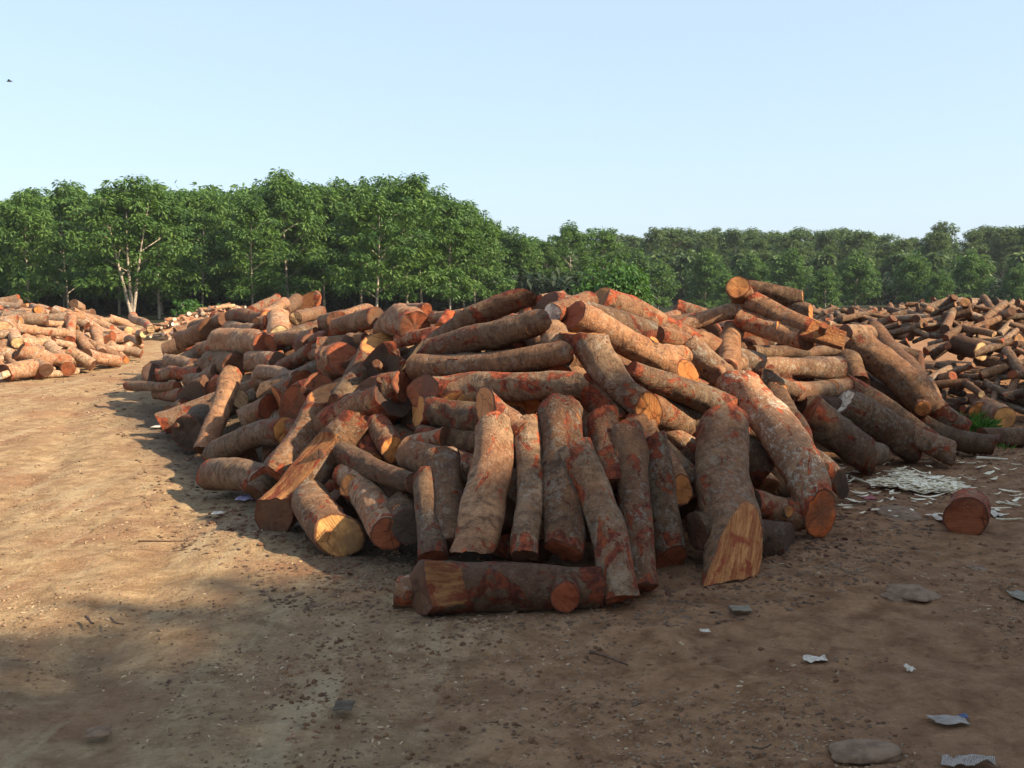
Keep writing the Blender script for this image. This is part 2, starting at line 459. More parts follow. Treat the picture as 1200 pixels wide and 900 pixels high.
def log_geo(p0, p1, r0, r1, seed, segs=26, bend=None, n0=None, n1=None, strip=None, wig=0.027, rough=1.25, lump=1.0, ringlen=0.05, hollow=False):
    """verts in world coordinates for one log: (bark verts, faces, attrs), [(cap verts, faces, attrs), ...], frame"""
    p0, p1 = np.asarray(p0, float), np.asarray(p1, float)
    ax = p1 - p0
    L = float(np.linalg.norm(ax)); ax = ax / L
    up = np.array([0, 0, 1.0]) if abs(ax[2]) < 0.9 else np.array([0, 1.0, 0])
    ey = np.cross(up, ax); ey /= np.linalg.norm(ey)
    ez = np.cross(ax, ey)
    R = np.stack([ax, ey, ez], 1)
    rs = random.Random(seed)
    off = np.array([rs.uniform(-40, 40) for _ in range(3)])
    nr = max(5, int(L / ringlen) + 1)
    s = np.linspace(0, 1, nr)
    th = np.linspace(0, 2 * math.pi, segs, endpoint=False)
    Sg, TH = np.meshgrid(s, th, indexing='ij')
    rad = r0 + (r1 - r0) * Sg
    # crooked axis
    b = np.zeros((nr, 3))
    if bend is not None:
        b += np.outer(np.sin(math.pi * s) , R.T @ np.asarray(bend, float))
        b[:, 0] = 0
    wv = s * L * 2.0
    b[:, 1] += wig * L * vnoise(np.stack([wv, wv * 0 + off[0], wv * 0], 1), 1) * np.sin(math.pi * s) ** 0.6
    b[:, 2] += wig * L * vnoise(np.stack([wv, wv * 0 + off[1], wv * 0 + 5], 1), 2) * np.sin(math.pi * s) ** 0.6
    cy, cz = np.cos(TH), np.sin(TH)
    Q = np.stack([(Sg * L * 4.5).ravel(), (cy * 0.9).ravel(), (cz * 0.9).ravel()], 1) + off
    rm = (r0 + r1) / 2
    shape = 1 + lump * (0.11 * vnoise(Q * np.array([0.55, 1.1, 1.1]), 4) + 0.065 * vnoise(Q * 1.7, 6)) + rough * (0.018 * vnoise(Q * np.array([3.2, 5, 5]), 8) + 0.012 * vnoise(Q * np.array([8, 12, 12]), 9))
    shape = shape.reshape(Sg.shape)
    for _ in range(rs.randint(2, 4)):          # burls
        sc, tc, am = rs.uniform(0.1, 0.9), rs.uniform(0, 6.28), rs.uniform(0.04, 0.15) * lump
        dth = np.angle(np.exp(1j * (TH - tc)))
        shape += am * np.exp(-((Sg - sc) * L / (rm * 0.75)) ** 2 - (dth / 0.6) ** 2)
    # ends flare a little and are hacked
    shape *= 1 + 0.05 * rs.uniform(-0.4, 1) * np.exp(-Sg * L / (rm * 1.2)) + 0.05 * rs.uniform(-0.4, 1) * np.exp(-(1 - Sg) * L / (rm * 1.2))
    yy = rad * shape * cy
    zz = rad * shape * cz
    st = np.zeros(Sg.shape)
    if strip is not None:
        sd, frac = np.asarray(strip[0], float), strip[1]
        s0, s1 = (strip[2], strip[3]) if len(strip) > 2 else (0.0, 1.0)
        sl = R.T @ sd
        a, c = sl[1], sl[2]; q = math.hypot(a, c) + 1e-9; a, c = a / q, c / q
        dd = yy * a + zz * c
        lim = rad * frac * (1 + 0.10 * vnoise(np.stack([(Sg * L * 9).ravel(), TH.ravel() * 2.5, TH.ravel() * 0 + off[2]], 1), 3).reshape(Sg.shape))
        win = np.clip((Sg - s0) * L / (rm * 0.6), 0, 1) * np.clip((s1 - Sg) * L / (rm * 0.6), 0, 1) if len(strip) > 2 else np.ones(Sg.shape)
        lim = lim * win + rad * 2 * (1 - win)
        if len(strip) > 4:                     # an axe cut that goes deeper toward one end
            lim = rad * (1.05 - (1.05 - frac) * np.clip((Sg - s0) / (s1 - s0), -1, 1.2)); win = np.ones(Sg.shape)
        cut = np.maximum(dd - lim, 0)
        yy -= cut * a; zz -= cut * c
        st = np.clip((dd - lim * 0.93) / (rad * 0.10), 0, 1) * win
    def grad(n, sign):
        if n is None:
            return rs.uniform(-0.32, 0.32), rs.uniform(-0.32, 0.32)
        l = R.T @ (np.asarray(n, float) / np.linalg.norm(n))
        lx = sign * max(abs(l[0]), 0.30) if l[0] * sign > 0.05 else sign * 0.45
        return float(np.clip(-l[1] / lx, -2.0, 2.0)), float(np.clip(-l[2] / lx, -2.0, 2.0))
    ga, gb = grad(n0, -1.0), grad(n1, 1.0)
    jag = rm * (0.10 * vnoise(np.stack([cy[0] * 2.2 + off[0], cz[0] * 2.2 + off[1], cy[0] * 0], 1), 7) + 0.06 * vnoise(np.stack([cy[0] * 6 + off[0], cz[0] * 6 + off[1], cy[0] * 0], 1), 17))
    xa = -L / 2 + ga[0] * yy[0] + ga[1] * zz[0] + jag
    xb = L / 2 + gb[0] * yy[-1] + gb[1] * zz[-1] + jag[::-1]
    xx = xa[None, :] * (1 - Sg) + xb[None, :] * Sg
    V = np.stack([xx, yy + b[:, 1:2], zz + b[:, 2:3]], 2).reshape(-1, 3)
    idx = np.arange(nr * segs).reshape(nr, segs)
    nxt = np.roll(idx, -1, axis=1)
    F = np.stack([idx[:-1].ravel(), nxt[:-1].ravel(), nxt[1:].ravel(), idx[1:].ravel()], 1)
    lc = np.stack([xx, rad * cy, rad * cz], 2).reshape(-1, 3) + off
    ed = np.minimum(xx - xa[None, :], xb[None, :] - xx).ravel()
    bark = dict(V=V, F=F, lc=lc, ed=ed, strip=st.ravel())
    caps = []
    for e, row in ((0, 0), (1, nr - 1)):
        ring = V[idx[row]]
        cen = ring.mean(0)
        CV, CF, LCc, ER = [], [], [], []
        fr = (1.0, 0.93, 0.66, 0.34)
        sgn = -1 if e == 0 else 1
        step = rs.uniform(0.02, 0.09) * rm
        sa = rs.uniform(0, 6.28)
        for f in fr:
            pts = cen + (ring - cen) * f
            if f < 1:
                dirn = (np.cos(th - sa) > rs.uniform(-0.3, 0.3))
                nz = 0.035 * rm * vnoise(pts / rm * 1.6 + off, 12)
                pts = pts.copy()
                pts[:, 0] += sgn * (nz + (step * dirn if not hollow else -rm * 0.5 * (1 - f)))
            CV.append(pts); ER += [f] * segs
        CV.append(cen[None] + (np.array([[-sgn * rm * 0.6, 0, 0]]) if hollow else 0)); ER.append(0.0)
        CV = np.concatenate(CV)
        for k in range(len(fr) - 1):
            for j in range(segs):
                j2 = (j + 1) % segs
                CF.append([k * segs + j, k * segs + j2, (k + 1) * segs + j2, (k + 1) * segs + j])
        k = (len(fr) - 1) * segs
        for j in range(segs):
            CF.append([k + j, k + (j + 1) % segs, len(CV) - 1])
        if e == 1:
            pass
        else:
            CF = [f[::-1] for f in CF]
        an = rs.uniform(0, 6.28)
        d2 = np.stack([CV[:, 1] * math.cos(an) - CV[:, 2] * math.sin(an), CV[:, 1] * math.sin(an) + CV[:, 2] * math.cos(an), CV[:, 0] * 0.3], 1) + off
        caps.append(dict(V=CV, F=CF, lc=d2, ed=np.array(ER)))
    M = np.eye(4); M[:3, :3] = R; M[:3, 3] = (p0 + p1) / 2
    return bark, caps, M

def vary(col, rs, k=0.16):
    f = 1 + rs.uniform(-k, k)
    return [c * f * (1 + rs.uniform(-0.05, 0.05)) for c in col]

N_LOGS = 0
def add_log(p0, p1, r0, r1, label, group, red=0.45, li=0.35, br=1.0, e=('o', 'o'), cat="log", name="log", stub=None, seed=None, **kw):
    global N_LOGS
    N_LOGS += 1
    seed = N_LOGS * 7 + 1 if seed is None else seed
    rs = random.Random(seed + 5)
    bark, caps, M = log_geo(p0, p1, r0, r1, seed, **kw)
    n = len(bark['V'])
    par = np.tile([red, li, br], (n, 1))
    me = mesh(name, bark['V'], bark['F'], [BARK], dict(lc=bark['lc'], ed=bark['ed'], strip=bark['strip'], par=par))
    o = obj(name, me)
    o.matrix_world = Matrix(M.tolist())
    tag(o, label, cat, group)
    for c, col in zip(caps, e):
        t = vary(COLS[col], rs)
        cm = mesh("cut_face", c['V'], c['F'], [CUT], dict(lc=c['lc'], ed=c['ed'], par=np.tile(t, (len(c['V']), 1))))
        obj("cut_face", cm, o)
    for (sp, dirn, rr, ll, col) in (stub or []):
        Mi = np.linalg.inv(M)
        p = np.asarray(p0, float) * (1 - sp) + np.asarray(p1, float) * sp
        d = np.asarray(dirn, float); d = d / np.linalg.norm(d)
        r = (r0 + (r1 - r0) * sp)
        bk, cp, SM = log_geo(p, p + d * (r + ll), rr * 1.15, rr, seed + 91, segs=18, ringlen=0.03, n1=dirn, wig=0)
        T = Mi @ SM
        def tf(V): return V @ T[:3, :3].T + T[:3, 3]
        sm = mesh("branch_stub", tf(bk['V']), bk['F'], [BARK], dict(lc=bk['lc'], ed=bk['ed'] * 0 + 0.05, strip=bk['strip'], par=np.tile([red, li, br], (len(bk['V']), 1))))
        so = obj("branch_stub", sm, o)
        c = cp[1]
        t = vary(COLS[col], rs)
        obj("cut_face", mesh("cut_face", tf(c['V']), c['F'], [CUT], dict(lc=c['lc'], ed=c['ed'], par=np.tile(t, (len(c['V']), 1)))), so)
    return o

def pix_log(mound, u0, v0, w0, u1, v1, w1, lift, label, group=None, b=None, d0=None, d1=None, cat="log", **kw):
    """a log laid where the heap's surface is met under two points of the photograph, w = its width there"""
    ends = []
    for (u, v, w, d) in ((u0, v0, w0, d0), (u1, v1, w1, d1)):
        t = (d if d else mound.hit(u, v)) - lift
        dz = ray(u, v)[2]
        steep = ('upright log' in label or 'front leaning' in label) and v == max(v0, v1)     # an upright log stands on its foot, a lying one on its flank
        den = ((0.05 if 'slanting pale cut' in label else 0.42) if steep else 0.93) * w / 2 / FPX - dz
        if den > 0:
            t = (CAM_H + 0.01) / den if steep and v > 655 else min(t, (CAM_H + 0.01) / den)
        ends.append((at(u, v, t), w / 2 / FPX * t, t))
    if abs(ends[0][2] - ends[1][2]) > 1.15:      # a log is no longer than that: bring the far end nearer
        i = 0 if ends[0][2] > ends[1][2] else 1
        t = ends[1 - i][2] + 1.0
        u, v, w = ((u0, v0, w0), (u1, v1, w1))[i]
        ends[i] = (at(u, v, t), w / 2 / FPX * t, t)
    bend = None
    if b is not None:
        tm = (ends[0][2] + ends[1][2]) / 2
        bend = (b[0] / FPX * RGT - b[1] / FPX * UPV) * tm
    return add_log(ends[0][0], ends[1][0], ends[0][1], ends[1][1], label, group, bend=bend, cat=cat, **kw)
# ------------------------------------------------------------ the main heap, log by log
G_MAIN = "logs of the main heap"
def M(u0, v0, w0, u1, v1, w1, lift, label, **kw):
    # knots and lopped twigs, and no two skins quite the same
    q = random.Random(u0 * 7 + v0 * 13 + u1)
    kw["br"] = kw.get("br", 1.0) * q.choice([0.78, 0.95, 1.08, 1.25, 1.5]) * q.uniform(0.93, 1.07)
    if "stub" not in kw and min(w0, w1) > 20 and q.random() < 0.42:
        kw["stub"] = [(q.uniform(0.2, 0.8), (q.uniform(-0.7, 0.7), -0.8, q.uniform(0.0, 0.7)), q.uniform(0.022, 0.045), q.uniform(-0.01, 0.04), q.choice("bror"))]
    if max(w0, w1) > 30:
        kw.setdefault("segs", 40); kw.setdefault("ringlen", 0.03); kw.setdefault("rough", 1.7)
    return pix_log(MAIN, u0, v0, w0, u1, v1, w1, lift, label, G_MAIN, **kw)
F_ = (0, -1, 0.15)          # a cut that faces the camera
UP = (0.1, -0.55, 0.8)

# left peak, fanned out over the top
M(500, 404, 22, 610, 350, 31, 0.06, "thick log on top of the left peak, rough broken end pointing up right", n1=(0.5, 0.5, 0.6), red=0.55, li=0.2, e=('o', 'r'), b=(2, -3))
M(482, 418, 30, 630, 378, 31, 0.12, "log with a pale oval cut face, second from the top of the left peak", n0=(-0.30, -0.6, 0.75), n1=(0.8, 0.5, 0.1), red=0.50, li=0.35, e=('y', 'r'), b=(0, -3),
  stub=[(0.93, (0.3, -1, -0.2), 0.05, 0.01, 'o')])
M(489, 430, 30, 657, 413, 30, 0.16, "mossy grey brown log directly above the pale orange blotched log", red=0.15, li=0.45, br=0.8, e=('r', 'b'), b=(0, 5), n1=(0.9, 0.4, 0.1))
M(494, 458, 38, 674, 451, 31, 0.22, "pale log blotched with red, split red left end, lying level under the left peak", n0=(-0.85, -0.5, 0.1), n1=(0.9, 0.45, 0.1), red=0.62, li=0.2, br=1.5, e=('r', 'r'))
M(568, 474, 36, 614, 508, 32, 0.30, "short log with an orange cut face looking left, under the pale blotched log", n0=(-0.55, -0.85, 0.1), red=0.5, li=0.3, br=1.1, e=('o', 'r'))
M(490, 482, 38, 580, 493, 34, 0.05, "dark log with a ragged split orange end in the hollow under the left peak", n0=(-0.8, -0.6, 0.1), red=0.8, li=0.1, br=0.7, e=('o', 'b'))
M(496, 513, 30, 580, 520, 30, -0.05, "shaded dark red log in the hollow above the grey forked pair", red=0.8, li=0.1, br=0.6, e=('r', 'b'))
M(648, 388, 30, 655, 420, 32, 0.0, "grey curved log end beside the mossy log, bark intact", red=0.2, li=0.4, e=('r', 'b'))
M(647, 367, 24, 690, 352, 22, 0.05, "log with a white splintered end at the crest of the left peak", n0=(-0.5, -0.8, 0.1), red=0.5, e=('w', 'b'))
M(632, 354, 18, 662, 349, 17, -0.25, "small log on the crest behind the thickest top log", red=0.5, e=('r', 'r'))

# big ones to the right of the left peak
M(672, 370, 38, 806, 438, 28, 0.18, "long straight log sloping right with a stepped two plane orange cut end", n1=(0.75, -0.6, -0.1), red=0.12, li=0.2, br=0.95, e=('r', 'o'), b=(3, -3),
  stub=[(0.62, (0.45, -0.35, 0.8), 0.04, 0.02, 'o')])
M(684, 391, 40, 761, 481, 34, 0.34, "thick mottled log leaning right, orange sawn foot, wedge cut top", n0=(0.0, 0.02, 1.0), n1=(0.35, -0.9, -0.1), red=0.45, li=0.5, br=0.95, e=('o', 'o'), b=(-5, 3))
M(738, 434, 26, 868, 490, 36, 0.10, "log with bright red scrapes running down under the stepped cut log", n1=(0.8, -0.5, 0), red=0.62, li=0.45, e=('r', 'r'), stub=[(0.80, (0.35, -0.4, 0.85), 0.05, 0.01, 'o')])
M(804, 403, 30, 852, 446, 30, 0.05, "pale lichen covered log in the saddle between both peaks", red=0.15, li=0.95, br=1.1, e=('b', 'b'))
M(862, 380, 26, 851, 432, 26, 0.12, "plain brown log standing upright in front of the right peak", red=0.12, li=0.1, br=0.95, e=('b', 'b'), n0=(0, -0.3, 1))
M(770, 392, 20, 800, 402, 26, -0.05, "rough dark log lump in the saddle left of the lichen covered log", red=0.25, li=0.3, e=('b', 'r'))
M(760, 410, 20, 812, 420, 22, -0.20, "half hidden brown log under the lichen covered log", red=0.3, li=0.3, e=('b', 'r'))
M(815, 470, 24, 850, 500, 26, -0.15, "log stub behind the tall broad upright log", red=0.5, e=('r', 'r'))
M(690, 452, 40, 720, 500, 38, -0.05, "dark reddish log in the gap under the thick mottled log", red=0.85, li=0.1, br=0.75, e=('o', 'o'))
M(838, 438, 16, 878, 424, 17, 0.12, "thin dark limb between the lichen covered log and the orange disc end", red=0.2, e=('b', 'b'))
M(768, 520, 26, 812, 562, 26, -0.10, "grey log deep in the gap left of the tall broad upright log", red=0.3, li=0.5, br=0.8, e=('b', 'b'))
M(800, 528, 36, 842, 560, 36, -0.20, "dark grey log behind the tall broad upright log", red=0.2, li=0.4, br=0.7, e=('b', 'b'))

# right peak
M(864, 336, 28, 878, 358, 26, 0.10, "short log at the very top of the right peak with an orange sawn face", n0=(-0.35, -0.75, 0.5), red=0.4, li=0.15, br=0.8, e=('o', 'b'), d0=9.35, d1=9.8)
M(876, 338, 22, 941, 354, 27, 0.0, "rough dark barked log crowning the right peak", n1=(0.95, -0.3, 0.1), red=0.35, li=0.05, br=0.55, rough=2.2, e=('b', 'o'), d0=9.7, d1=9.6)
M(926, 358, 19, 950, 366, 19, 0.0, "short offcut with a pale cut end under the right end of the crowning dark log", n1=(0.9, -0.5, 0.1), red=0.2, e=('b', 'o'), d0=9.65, d1=9.45)
M(880, 352, 24, 950, 385, 22, 0.12, "sunlit pale log sloping down right from the top of the right peak", red=0.4, li=0.3, br=1.25, e=('r', 'o'), d0=9.45, d1=9.1)
M(943, 384, 27, 990, 400, 22, 0.16, "bright orange split half log at the right shoulder of the right peak", red=0.3, li=0.1, br=1.1, e=('o', 'o'), strip=((-0.1, -0.9, 0.45), 0.35), d0=9.15, d1=9.0)
M(798, 384, 18, 884, 361, 18, 0.06, "thin curved log lying across the left slope of the right peak", red=0.15, br=1.05, e=('r', 'b'), b=(0, -4), d0=9.5, d1=9.45)
M(868, 374, 24, 945, 398, 24, 0.10, "log with an orange notch below the sunlit sloping log", n1=(0.5, -0.85, 0), red=0.5, br=0.9, e=('r', 'b'), stub=[(0.50, (0.5, -0.85, 0.25), 0.055, 0.01, 'o')], d0=9.4, d1=9.1)
M(990, 392, 22, 1020, 391, 20, 0.10, "brown log stub butting against the right end of the split half log", red=0.2, e=('b', 'b'))
M(880, 413, 15, 980, 409, 14, 0.14, "thin flat slab log with a torn spike, above the white grey level log", red=0.3, li=0.2, e=('o', 'r'), b=(0, 2))
M(879, 426, 20, 984, 431, 28, 0.18, "white grey level log with an orange disc end under the right peak", n0=(-0.6, -0.8, 0.1), red=0.3, li=0.65, br=1.05, e=('o', 'r'), b=(2, 4))
M(917, 458, 23, 990, 453, 23, 0.16, "level log with a brown end and a round orange branch scar", n0=(-0.75, -0.65, 0), red=0.35, li=0.15, br=1.1, e=('b', 'r'), b=(0, 3), stub=[(0.72, (0, -0.95, 0.15), 0.065, 0.0, 'o')])
M(990, 449, 22, 1110, 530, 26, 0.22, "long log with red rings and an orange upper end, left of the thick clean trunk", n0=(-0.85, -0.5, 0.2), red=0.6, li=0.3, br=1.05, e=('o', 'r'), b=(6, 0))
M(1003, 402, 40, 1092, 482, 31, 0.26, "thick clean barked trunk sloping right from the right peak, with an orange stub cut", red=0.15, li=0.35, br=1.1, e=('b', 'o'), b=(4, -4),
  stub=[(0.86, (-0.25, -0.9, -0.3), 0.085, 0.05, 'o')])
M(1088, 478, 30, 1128, 503, 26, 0.24, "reddish log continuing the slope below the thick clean trunk", red=0.8, br=1.0, e=('o', 'r'))
M(985, 472, 42, 1068, 520, 44, 0.18, "thick lichen grey log with a dark blunt foot at the right flank", n1=(1, 0.3, 0), red=0.3, li=0.75, br=0.85, e=('w', 'b'))
M(946, 486, 46, 1018, 536, 42, 0.20, "thick scarred brown log with a notched foot left of the lichen grey one", n1=(0.95, 0.1, -0.1), red=0.5, li=0.4, br=0.8, e=('r', 'b'))
M(1008, 535, 28, 1030, 532, 26, 0.0, "short brown offcut peeping out at the foot of the scarred brown log", red=0.25, e=('b', 'b'))
M(1080, 494, 24, 1166, 521, 27, 0.12, "long brown curved log lying at the foot of the right flank", red=0.2, li=0.15, br=0.75, e=('r', 'b'), b=(-6, 7))
M(896, 438, 28, 926, 500, 30, 0.05, "log with a lens shaped orange slash beside the white grey log", red=0.4, br=0.9, e=('r', 'r'), stub=[(0.35, (0.35, -0.9, 0.2), 0.07, 0.0, 'o')])
M(908, 470, 34, 938, 522, 34, 0.0, "red brown log squeezed between the slashed log and the scarred log", red=0.6, li=0.2, br=0.8, e=('r', 'r'))
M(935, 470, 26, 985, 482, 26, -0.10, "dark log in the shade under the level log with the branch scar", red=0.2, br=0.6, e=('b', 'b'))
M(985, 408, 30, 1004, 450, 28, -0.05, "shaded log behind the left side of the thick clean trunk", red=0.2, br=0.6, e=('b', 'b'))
M(865, 447, 46, 961, 602, 50, 0.42, "long whitish grey log slanting to the ground right of centre, red sawn foot", n1=(0.5, -0.85, -0.05), red=0.6, li=0.95, br=1.1, e=('b', 's'), b=(6, -4))
M(936, 526, 28, 986, 568, 26, 0.22, "bleached dead log with a dark hole in its lower end", red=0.55, li=0.95, br=1.0, e=('r', 'd'), n1=(0.7, -0.7, -0.1))
M(880, 588, 32, 938, 606, 30, 0.10, "grey log with a red end poking out behind the whitish slanting log", red=0.6, li=0.45, br=0.85, e=('b', 'r'))
M(815, 622, 46, 925, 635, 46, 0.05, "dark log lying flat with white mouldy bark behind the broad upright log", n1=(0.9, -0.4, 0), red=0.15, li=0.95, br=0.55, e=('b', 'd'))

# the upright front row
M(846, 502, 58, 858, 682, 68, 0.34, "broad upright log with a large slanting pale cut at its foot", n1=(0.03, -0.05, -1), strip=((0.16, -0.97, 0.2), 0.0, 0.64, 1.0, 'wedge'), red=0.5, li=0.35, br=0.85, e=('r', 'b'), lump=0.7)
M(764, 514, 34, 786, 658, 38, 0.32, "slim upright log with a slanted red foot, left of the broad upright log", n1=(0.25, -0.75, -0.45), red=0.5, li=0.55, br=0.85, e=('r', 'r'))
M(756, 502, 30, 799, 574, 30, 0.10, "short log with a round orange cut hanging behind the slim upright log", n1=(0.4, -0.9, -0.1), red=0.35, li=0.2, e=('r', 'o'))
M(735, 508, 40, 751, 690, 40, 0.30, "grey upright log with red scraped crown, right of the leaning red footed log", red=0.5, li=0.6, br=0.9, e=('r', 'r'), b=(2, 0))
M(674, 528, 42, 728, 702, 44, 0.45, "front leaning log with a red lower third, standing before the level split log", red=0.66, li=0.3, br=1.0, e=('o', 'r'), b=(8, 3), n1=(0.15, -0.4, -0.9))
M(656, 482, 50, 660, 645, 46, 0.30, "upright log with an orange slash at its top, right of the pale slim one", red=0.5, li=0.5, br=0.9, e=('o', 'r'), stub=[(0.10, (0.25, -0.9, 0.30), 0.10, -0.03, 'o')])
M(618, 497, 31, 615, 652, 32, 0.32, "pale slim upright log, thinnest of the front row", red=0.48, li=0.45, br=1.3, e=('r', 'b'), b=(2, 0))
M(579, 503, 44, 553, 646, 54, 0.36, "pale stout upright log with a bulge and a red ragged foot", red=0.45, li=0.15, br=1.45, e=('p', 'r'), b=(7, 0), n1=(0, -0.2, -1))
M(516, 536, 46, 530, 640, 34, 0.22, "grey upright log leaning on its twin at the left end of the front row", red=0.2, li=0.6, br=0.75, e=('p', 'b'))
M(498, 560, 30, 508, 655, 34, 0.30, "grey upright log with small red scars, outermost left of the front row", red=0.4, li=0.6, br=0.85, e=('b', 'r'))
M(706, 484, 38, 716, 570, 40, 0.16, "upright log with a red bruised rounded top behind the front row", red=0.6, li=0.4, br=0.85, e=('r', 'r'))
M(745, 492, 32, 760, 560, 34, 0.08, "red topped upright log behind the grey one with the scraped crown", red=0.7, li=0.3, br=0.85, e=('r', 'r'))
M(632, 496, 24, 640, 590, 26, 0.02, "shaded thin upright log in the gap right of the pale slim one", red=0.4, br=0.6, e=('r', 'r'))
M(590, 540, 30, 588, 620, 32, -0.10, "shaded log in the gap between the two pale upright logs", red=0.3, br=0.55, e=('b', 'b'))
# foot of the front row
M(494, 690, 64, 706, 688, 46, 0.10, "level log before the front row, with split orange end and oval branch cut", n0=(-0.88, -0.47, 0.1), red=0.75, li=0.25, br=0.62, rough=1.8, e=('b', 'r'),
  strip=((0.0, -0.85, 0.5), 0.58, -0.1, 0.26), stub=[(0.77, (0.1, -0.97, -0.1), 0.085, 0.02, 'r')])
M(464, 693, 36, 505, 690, 36, -0.22, "short grey log half hidden behind the split end of the level front log", red=0.3, li=0.6, br=0.85, e=('p', 'b'))

# left front foot
M(398, 627, 50, 362, 580, 42, 0.12, "short log on the dirt with a big round pale yellow cut face", n0=(0.12, -0.97, 0.12), red=0.3, li=0.55, br=0.85, e=('y', 'r'), b=(-6, -2))
M(453, 625, 40, 408, 556, 36, 0.10, "log with a dark red brown cut face right of the pale faced one", n0=(0.15, -0.97, 0.05), red=0.5, li=0.35, br=0.95, e=('r', 'r'), b=(2, -5),
  stub=[(0.72, (-0.45, -0.75, 0.4), 0.075, 0.0, 'o')])
M(320, 602, 50, 416, 496, 40, 0.34, "long leaning log with its bark stripped to raw orange wood", n0=(-0.45, -0.85, -0.2), red=0.5, li=0.5, br=0.95, e=('b', 'p'), strip=((-0.55, -0.6, 0.6), 0.60, -0.2, 0.80))
M(384, 524, 34, 486, 566, 22, 0.22, "tapering limb running right from the stripped orange log", n0=(-0.6, -0.7, 0.2), red=0.35, li=0.4, br=0.8, e=('o', 'b'), b=(-4, -3))
M(250, 557, 38, 312, 564, 36, 0.06, "short plump log lying on the dirt at the left foot of the heap", red=0.35, li=0.25, br=0.8, e=('b', 'r'), b=(0, -3))
M(252, 530, 28, 334, 506, 32, 0.12, "log with a red scraped left end above the short plump log", red=0.5, li=0.4, br=0.95, e=('r', 'o'), n1=(0.6, -0.75, 0.1), b=(0, -5))
M(392, 458, 42, 322, 556, 30, 0.22, "long grey log leaning left with red streaks behind the stripped log", red=0.5, li=0.35, br=0.7, e=('o', 'r'), n0=(0, -0.3, 1))
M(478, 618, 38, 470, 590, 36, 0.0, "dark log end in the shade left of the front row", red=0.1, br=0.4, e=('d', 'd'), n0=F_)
M(460, 526, 30, 444, 500, 30, 0.05, "log with a narrow orange split face in the dark hollow", red=0.6, br=0.75, e=('o', 'b'), n0=(0.5, -0.8, 0))
M(476, 524, 24, 522, 512, 24, 0.05, "small log with a green grey side and an orange chip in the hollow", red=0.5, li=0.5, br=0.85, e=('o', 'b'), n0=(-0.7, -0.7, 0))
M(432, 540, 30, 428, 500, 30, 0.0, "red stained log end beside the tapering limb", red=0.9, br=0.75, e=('o', 'r'))
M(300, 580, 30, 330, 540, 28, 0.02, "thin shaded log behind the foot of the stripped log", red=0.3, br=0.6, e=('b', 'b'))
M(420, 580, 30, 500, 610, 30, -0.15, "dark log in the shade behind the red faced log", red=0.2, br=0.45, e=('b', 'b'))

# left middle: ends that look out to the left
M(430, 466, 40, 470, 452, 38, 0.14, "log end with a half lit orange patch left of the pale blotched log", n0=(-0.45, -0.85, 0.1), red=0.5, br=0.8, e=('b', 'r'))
M(441, 437, 42, 466, 416, 40, 0.18, "hollow dark ended log with white flecked bark", n0=(-0.5, -0.85, 0), red=0.5, li=0.8, br=1.05, e=('d', 'r'), hollow=True)
M(446, 402, 38, 398, 476, 28, 0.26, "long dark log leaning left with a bright orange upper cut", n0=(0.15, -0.40, 0.9), red=0.4, br=0.65, e=('o', 'b'))
M(452, 376, 40, 486, 384, 38, 0.14, "log with a two faced orange axe cut at the crest", n0=(-0.45, -0.45, 0.75), red=0.5, br=1.0, e=('o', 'r'))
M(407, 412, 28, 420, 398, 26, 0.12, "dark log end looking left under the level crest log", n0=(-0.5, -0.85, 0), red=0.2, br=0.6, e=('d', 'b'))
M(373, 434, 46, 402, 420, 40, 0.18, "large brown log end looking left above the leaning grey log", n0=(-0.4, -0.9, 0.1), red=0.5, br=0.8, e=('b', 'r'))
M(388, 387, 24, 440, 372, 24, 0.14, "level log with a torn red left end at the crest", n0=(-0.9, -0.3, 0.2), red=0.5, li=0.2, br=1.0, e=('r', 'b'))
M(352, 402, 18, 386, 396, 17, 0.16, "short log with a red stripped flank under the torn red end", red=0.9, br=0.95, e=('r', 'r'))
M(368, 416, 14, 428, 397, 14, 0.12, "thin sunlit log lying over the large brown log end", red=0.3, br=1.1, e=('r', 'b'))
M(375, 383, 20, 392, 376, 20, 0.08, "small log with a dark weathered end at the crest", n0=(-0.5, -0.85, 0), red=0.2, li=0.3, br=0.9, e=('d', 'b'))
M(352, 414, 24, 366, 404, 24, 0.12, "log with a dark red end beside the thin sunlit log", n0=(-0.4, -0.9, 0), red=0.5, br=0.8, e=('b', 'b'))
M(328, 433, 18, 368, 408, 18, 0.16, "reddish thin log slanting up right in the left middle", red=0.75, br=0.9, e=('r', 'r'))
M(325, 470, 38, 356, 452, 36, 0.12, "log with an ochre cut face beside the big red faced one", n0=(-0.35, -0.92, 0), red=0.4, br=0.8, e=('o', 'r'))
M(345, 478, 44, 378, 458, 42, 0.20, "log with the biggest deep red cut face in the left middle", n0=(-0.30, -0.95, 0), red=0.7, br=0.8, e=('r', 'r'))
M(283, 495, 32, 316, 478, 30, 0.14, "log with a brown cut face and grey bark at the left flank", n0=(-0.3, -0.95, 0), red=0.3, li=0.6, br=0.85, e=('b', 'r'))
M(272, 438, 24, 239, 528, 26, 0.28, "plain tan log leaning alone against the left flank", red=0.10, li=0.15, br=1.0, e=('p', 'b'), n1=(-0.1, -0.5, -0.9))
M(259, 461, 22, 282, 468, 22, 0.20, "small log end with a grey ring, right of the leaning tan log", n0=(-0.3, -0.95, 0), red=0.1, li=0.4, e=('b', 'p'))
M(222, 472, 36, 246, 455, 34, 0.12, "dark grey log end at the left flank, above the ground row", n0=(-0.35, -0.93, 0), red=0.15, li=0.3, br=0.6, e=('d', 'b'))
M(220, 507, 42, 246, 492, 40, 0.08, "thick dark log end on the dirt at the left flank", n0=(-0.35, -0.93, 0), red=0.1, br=0.5, e=('d', 'd'))
